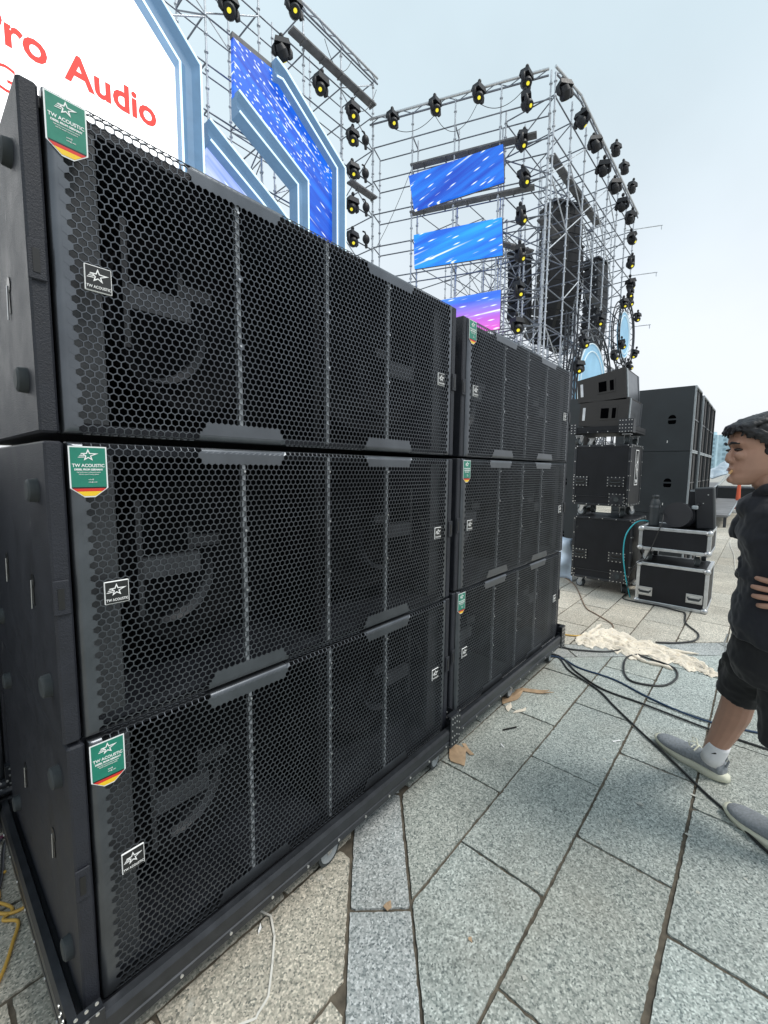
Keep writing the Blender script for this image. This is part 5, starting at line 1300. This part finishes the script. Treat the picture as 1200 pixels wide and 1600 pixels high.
# ================================================================== CABLES, CLOTH, LITTER
def floor_cable(name, label, pts, r, mt, group=None):
    P = [(p[0]+rnd.uniform(-.004, .004), p[1]+rnd.uniform(-.004, .004), r+.003) if len(p) == 2 else p for p in pts]
    return cable(name, label, P, r, mt, 'cable', group, 8, 8)
GC = 'cables lying across the paving on the right'
floor_cable('cable', 'black cable running from the second dolly under both shoes of the man', [(2.55, .30), (2.829, .074), (2.652, -.109), (2.515, -.323), (2.387, -.442), (2.213, -.602), (2.097, -.73), (1.92, -.891), (1.843, -.978), (1.719, -1.089), (1.55, -1.3), (1.3, -1.8)], .0052, M_cbk, GC)
floor_cable('cable', 'black cable fanning out from the second dolly, middle of the three lines', [(2.6, .33), (2.838, .064), (2.663, -.146), (2.545, -.333), (2.524, -.543), (2.50, -.728), (2.482, -.857), (2.47, -1.094), (2.5, -1.7), (2.3, -3.0), (2.6, -4.5)], .0055, M_cbk, GC)
floor_cable('cable', 'dark blue cable fanning out from the second dolly, farthest of the three lines', [(2.62, .36), (2.805, .038), (2.744, -.142), (2.72, -.358), (2.629, -.556), (2.575, -.723), (2.564, -.864), (2.62, -1.094), (2.8, -1.7), (2.9, -3.0), (3.3, -4.5)], .0055, M_cbl, GC)
floor_cable('cable', 'black cable looped into an oval in front of the cotton cloth', [(3.40, -.34), (3.292, -.398), (3.132, -.348), (2.9, -.379), (2.782, -.441), (2.786, -.529), (2.859, -.619), (3.016, -.659), (3.156, -.631), (3.209, -.55), (3.243, -.407), (3.36, -.30)], .0065, M_cbk, GC)
floor_cable('cable', 'short black cable from the second dolly to under the cotton cloth', [(2.80, .30), (2.984, .103), (3.03, -.031), (3.146, -.207), (3.3, -.3)], .006, M_cbk, GC)
floor_cable('cable', 'black cable curving from under the road case round to the cotton cloth', [(4.95, .03), (4.724, .037), (4.661, -.053), (4.662, -.20), (4.665, -.32), (4.62, -.45), (4.573, -.523), (4.275, -.566), (4.037, -.671), (3.841, -.669), (3.692, -.562), (3.6, -.45)], .007, M_cbk, GC)
floor_cable('cable', 'thin brown cable from under the case tower to the cotton cloth', [(5.2, .8), (4.968, .613), (4.649, .457), (4.128, .224), (3.993, .1), (3.822, -.077), (3.7, -.12)], .005, M_cbrn, GC)
floor_cable('cable', 'yellow cable between the second dolly and the cotton cloth', [(3.1, .35), (3.249, .162), (3.311, .057), (3.428, -.031), (3.591, -.148)], .006, M_cyel, GC)
cable('cable', 'teal cable drooping from the road case down beside the flight case', [(4.86, -.18, .80), (4.80, -.10, .83), (4.74, -.03, .80), (4.70, .035, .68), (4.70, .05, .50), (4.72, .03, .30), (4.76, .0, .12), (4.80, -.02, .01)], .0065, M_cteal, 'cable')
cable('cable', 'thin black cable hanging over the front of the upper road case from the lamp head', [(4.80, -.26, .92), (4.73, -.27, .86), (4.690, -.26, .79), (4.688, -.235, .70), (4.688, -.20, .58), (4.685, -.15, .45), (4.686, -.08, .40), (4.70, -.02, .25), (4.74, .0, .08), (4.8, .02, .01)], .005, M_cbk, 'cable')
for k_, (dy, mt_) in enumerate(((.02, M_cbk), (.045, M_cpur), (.0, M_grille))):
    cable('cable', ['black', 'purple', 'grey'][k_]+' cable in the tangle on the right side of the large flight case', [(5.0, -.03, .70-.05*k_), (4.95+.05*k_, -.06-dy, .62), (4.90+.06*k_, -.05-dy, .50), (5.02, -.07, .42), (4.95, -.04-dy, .30), (5.0, -.03, .16)], .009, mt_, 'cable', 'cable tangle beside the flight case')
floor_cable('cable', 'thin pale cable on the far paving beside the ramp', [(7.2, -.78), (8.5, -.72), (10, -.60), (11.5, -.62), (12.8, -.7), (13.6, -.3)], .004, M_cwht)
GL = 'cables on the paving at the left edge'
floor_cable('cable', 'yellow cable looping past the left edge of the nearest dolly', [(.0, 1.42), (-.02, 1.33), (-.10, 1.20), (-.20, .95), (-.22, .80), (-.15, .76), (-.075, .80)], .0045, M_cyel, GL)
floor_cable('cable', 'lower yellow cable curving beside the nearest dolly, with a black end', [(-.22, .90), (-.13, .72), (-.078, .63), (-.10, .60), (-.078, .56), (-.095, .50), (-.12, .44), (-.15, .38)], .0045, M_cyel, GL)
floor_cable('cable', 'second yellow cable near the bottom left, tucked under the dolly', [(-.03, .60), (-.085, .605), (-.13, .66), (-.20, .68)], .0048, M_cyel, GL)
floor_cable('cable', 'long yellow cable lying farthest left beside the nearest dolly', [(-.10, 1.5), (-.13, 1.3), (-.06, 1.08), (-.09, .98), (-.17, .9), (-.12, .82), (-.10, .70), (-.16, .55), (-.2, .45)], .0045, M_cyel, GL)
floor_cable('cable', 'black cable between the yellow cables at the left edge', [(-.02, 1.0), (-.06, .93), (-.09, .78), (-.12, .70), (-.2, .62)], .0055, M_cbk, GL)
floor_cable('cable', 'thin black cable at the left edge above the yellow ones', [(.0, 1.05), (-.05, .99), (-.10, .93), (-.2, .92)], .0045, M_cbk, GL)
floor_cable('cable', 'purple cable loop at the left edge beside the dolly', [(-.12, 1.25), (-.06, 1.16), (-.035, 1.06), (-.06, .98), (-.14, .95)], .006, M_cpur, GL)
# white strap at the bottom
t_ = [(0.400, 0.105), (.429, .025), (.405, -.03), (.36, -.085), (.315, -.135), (.27, -.15), (.225, -.13)]
mb = MB(); P = []
for i in range(len(t_)-1):
    for j in range(5): f = j/5; P.append(Vector((t_[i][0]+(t_[i+1][0]-t_[i][0])*f, t_[i][1]+(t_[i+1][1]-t_[i][1])*f, .006+.003*sin(i+f*3))))
vs = []
for i, p in enumerate(P):
    d = (P[min(i+1, len(P)-1)]-P[max(0, i-1)]).normalized(); s = Vector((-d.y, d.x, 0))*.0028
    vs += [p-s, p+s, p+s+Vector((0, 0, .0012)), p-s+Vector((0, 0, .0012))]
mb.add(vs, [(i*4+a, i*4+(a+1)%4, i*4+4+(a+1)%4, i*4+4+a) for i in range(len(P)-1) for a in range(4)]+[(0,1,2,3)], M_cwht)
tag(mb.build('strap', M_cwht), 'thin white plastic strap curling on the paving near the bottom of the photo', 'strap')
# crumpled cotton cloth
from mathutils import noise as mnoise
mb = MB(); cl = [(3.17, .06, .05), (3.34, .02, .16), (3.50, -.06, .22), (3.56, -.18, .25), (3.52, -.32, .24), (3.46, -.44, .20), (3.42, -.56, .17), (3.38, -.66, .14), (3.33, -.75, .10), (3.27, -.83, .04)]
cl = [(3.22, .03, .04), (3.30, -.02, .14), (3.42, -.10, .20), (3.42, -.22, .22), (3.40, -.34, .19), (3.42, -.46, .17), (3.40, -.57, .14), (3.36, -.67, .11), (3.31, -.76, .09), (3.25, -.83, .03)]
nu, nv = 240, 110; vs = []
def crs(P, t):
    t = min(max(t, 0), len(P)-1.0001); i = int(t); f = t-i; p0, p1, p2, p3 = P[max(0,i-1)], P[i], P[min(i+1,len(P)-1)], P[min(i+2,len(P)-1)]
    return [.5*(2*b+(-a+c)*f+(2*a-5*b+4*c-d_)*f*f+(-a+3*b-3*c+d_)*f**3) for a, b, c, d_ in zip(p0, p1, p2, p3)]
for j in range(nv+1):
    for i in range(nu+1):
        u, v = i/nu, j/nv*2-1; x, y, w = crs(cl, u*(len(cl)-1)); edge = 1.1+.75*mnoise.noise(Vector((u*11, 3 if v > 0 else 7, 0)))+.35*mnoise.noise(Vector((u*30, 11 if v > 0 else 17, 0)))
        # direction across
        px, py = x+v*w*edge*.95, y+v*w*edge*.28
        q = Vector((px*6, py*6, 1.3)); wv = .7*mnoise.noise(Vector((u*5, v*1.2, 8.1)))
        rg = 1-abs(mnoise.noise(Vector((u*4.2+wv, (v+wv)*3.4, .4))))*3.2; r2 = 1-abs(mnoise.noise(Vector((u*9+wv, (v+wv)*8.0, 5.4))))*3.0; r3 = 1-abs(mnoise.noise(Vector((u*26, (v+wv*.6)*13, 2.4))))*3.0
        fall = max(0, 1-abs(v)**3)*min(1, u*9, (1-u)*9+.15)
        z = .002+fall*(.012*max(0, rg)**1.5+.014*max(0, r2)**2.0+.008*max(0, r3)**1.5)+.002*max(0, r2)
        vs.append((px+.012*mnoise.noise(q*3), py+.012*mnoise.noise(q*3+Vector((5, 5, 5))), z))
mb.add(vs, [(j*(nu+1)+i, j*(nu+1)+i+1, (j+1)*(nu+1)+i+1, (j+1)*(nu+1)+i) for j in range(nv) for i in range(nu)], M_cot, True)
R9 = random.Random(21)
for k_ in range(40):                                   # pleats running along the cloth
    v0, v1 = R9.uniform(-.85, .85), R9.uniform(-.9, .9); ua = R9.uniform(-.02, .75); ub = min(1.04, ua+R9.uniform(.15, .5)); n_ = 26; ph = R9.uniform(0, 6); W_ = R9.uniform(.012, .030); Hh = R9.uniform(.010, .034)
    C_ = []
    for i in range(n_+1):
        f = i/n_; u = ua+(ub-ua)*f; x, y, w = crs(cl, min(max(u, 0), 1)*(len(cl)-1)); v = v0+(v1-v0)*f+.22*sin(ph+f*7)
        if u > 1: y -= (u-1)*1.2
        C_.append(Vector((x+v*w*.95+.006*sin(ph*3+f*31), y+v*w*.28+.005*sin(ph+f*23), 0)))
    vs = []
    for i, c in enumerate(C_):
        d = (C_[min(i+1, n_)]-C_[max(0, i-1)]).normalized(); sd = Vector((-d.y, d.x, 0)); f = i/n_; e_ = min(1, f*5+.1, (1-f)*5+.1)*(.75+.35*sin(ph+f*19)); wj = W_*(.6+.5*abs(sin(ph*2+f*11)))
        for q_, hq in ((-1, 0), (-.55, .35), (-.12, .9), (.02, 1), (.2, .55), (.7, .42), (1.1, 0)): vs.append(c+sd*q_*wj*(.4+.6*min(1, e_))+Vector((0, 0, .002+hq*Hh*e_+.003)))
    mb.add(vs, [(i*7+q_, (i+1)*7+q_, (i+1)*7+q_+1, i*7+q_+1) for i in range(n_) for q_ in range(6)], M_cot, True)
o = mb.build('cotton_cloth', M_cot); sm = o.modifiers.new('thick', 'SOLIDIFY'); sm.thickness = .003; sm.offset = 1
tag(o, 'crumpled cream cotton cloth lying on the paving near the road cases', 'cloth')
for k_, (a, b, lab) in enumerate((((3.5, -.35), (3.55, -.72), 'long loose cream cloth strip on the far side of the cotton cloth'), ((3.38, .0), (3.72, -.02), 'short loose cream cloth strip pointing away at the left end of the cotton cloth'), ((3.2, -.35), (3.13, -.62), 'cream cloth strip along the near side of the cotton cloth'))):
    P = [Vector((a[0]+(b[0]-a[0])*f+.02*sin(f*7+k_), a[1]+(b[1]-a[1])*f, .010)) for f in [i/9 for i in range(10)]]
    mb = MB(); mb.tube(P, [.004+.012*abs(sin(i*1.9+k_)) if 0 < i < 9 else .003 for i in range(10)], 8, M_cot); tag(mb.build('cloth_strip', M_cot), lab, 'cloth strip')
# cardboard scraps
def scrap(label, x, y, rz, poly, curl=.02, mt=M_card, name='cardboard_scrap', cat='cardboard scrap', th=.003):
    mb = MB(); c_, s_ = cos(radians(rz)), sin(radians(rz)); n = len(poly)
    P = rough_edge(poly, .018, .004); n = len(P); mx_ = max(abs(p[0]) for p in P)+1e-6
    def at(p, dz): return (x+p[0]*c_-p[1]*s_, y+p[0]*s_+p[1]*c_, .004+dz+curl*(max(0, p[0]/mx_))**2)
    vs = [at(p, 0) for p in P]+[at(p, th) for p in P]
    cx = sum(p[0] for p in P)/n; cy = sum(p[1] for p in P)/n
    vs += [at((cx, cy), 0), at((cx, cy), th)]
    fs = [(i, (i+1) % n, n+(i+1) % n, n+i) for i in range(n)]+[((i+1) % n, i, 2*n) for i in range(n)]+[(n+i, n+(i+1) % n, 2*n+1) for i in range(n)]
    mb.add(vs, fs, mt); return tag(mb.build(name, mt), label, cat)
scrap('torn cardboard piece by the corner of the nearest dolly', 1.42, -.005, 30, [(-.06, -.035), (.05, -.045), (.06, .03), (.01, .045), (-.04, .03)], .02)
scrap('small cardboard flap beside the corner of the nearest dolly', 1.49, -.02, 70, [(-.04, -.008), (.03, -.012), (.04, .01), (-.03, .012)], .02)
scrap('brown cardboard scrap under the middle of the second dolly', 2.08, .035, -15, [(-.10, -.02), (.02, -.035), (.10, -.01), (.08, .02), (-.05, .03)], .03)
scrap('torn cardboard strip sticking out beside the caster of the second dolly', 2.24, -.03, -60, [(-.11, -.015), (.03, -.025), (.12, -.012), (.06, .0), (.10, .014), (-.06, .022)], .012)
scrap('small pale paper scrap in front of the second dolly', 1.965, .0, 10, [(-.045, -.01), (.02, -.02), (.05, .0), (.0, .018)], .01, M_cot, 'paper_scrap', 'paper scrap', .0012)
scrap('small pale paper scrap on the joint near the second dolly', 1.98, -.06, -30, [(-.05, -.008), (.04, -.014), (.05, .008), (-.02, .012)], .008, M_cot, 'paper_scrap', 'paper scrap', .0012)
scrap('crumpled tan leaf on the narrow diagonal slab at the bottom', *gp(605, 1418)[:2], 10, [(-.013, -.008), (.003, -.014), (.015, -.004), (.010, .010), (-.008, .012)], .008, M_card, 'dry_leaf', 'leaf', .0015)
scrap('small tan leaf on the big slab right of the diagonal band', *gp(733, 1470)[:2], 50, [(-.010, -.006), (.006, -.010), (.012, .004), (-.004, .010)], .003, M_card, 'dry_leaf', 'leaf', .001)
scrap('small white tape piece on the paving left of the front shoe', *gp(963, 1159)[:2], -35, [(-.022, -.005), (.022, -.006), (.023, .005), (-.02, .006)], .001, M_white, 'tape_piece', 'tape', .0008)
scrap('white bent tie tag on the paving near the white strap', *gp(405, 1457)[:2], 20, [(-.012, -.005), (.010, -.005), (.012, .004), (-.010, .006)], .012, M_white, 'tie_tag', 'tag', .001)
scrap('thin white paper sliver in the middle of a grey slab', *gp(785, 1166)[:2], 60, [(-.02, -.004), (.02, -.003), (.018, .004), (-.02, .003)], .001, M_white, 'paper_sliver', 'paper', .0008)
scrap('thin black rod lying near the second dolly', *gp(796, 1140)[:2], -30, [(-.045, -.003), (.045, -.003), (.045, .003), (-.045, .003)], .0, M_blk, 'thin_rod', 'rod', .005)
# dried splashes that belong to the stone
sp = MB(); R8 = random.Random(12)
for (px, py, s_) in ((1000, 1257, .017), (968, 1284, .012), (935, 1317, .014), (1083, 1243, .014), (1075, 1305, .013), (838, 1365, .009), (945, 1187, .008), (640, 1275, .009), (700, 1330, .008), (1090, 1395, .010), (1130, 1250, .010), (870, 1090, .016), (820, 1530, .010), (1165, 1375, .008)):
    c_ = gp(px, py); N_ = 12; P = [(c_[0]+s_*R8.uniform(.35, 1)*cos(2*pi*i/N_)*.8, c_[1]+s_*R8.uniform(.35, 1)*sin(2*pi*i/N_)) for i in range(N_)]
    sp.add([(x, y, .0035) for x, y in P], [tuple(range(N_))], M_stain)
tag(sp.build('paving_splashes', M_stain), kind='structure')
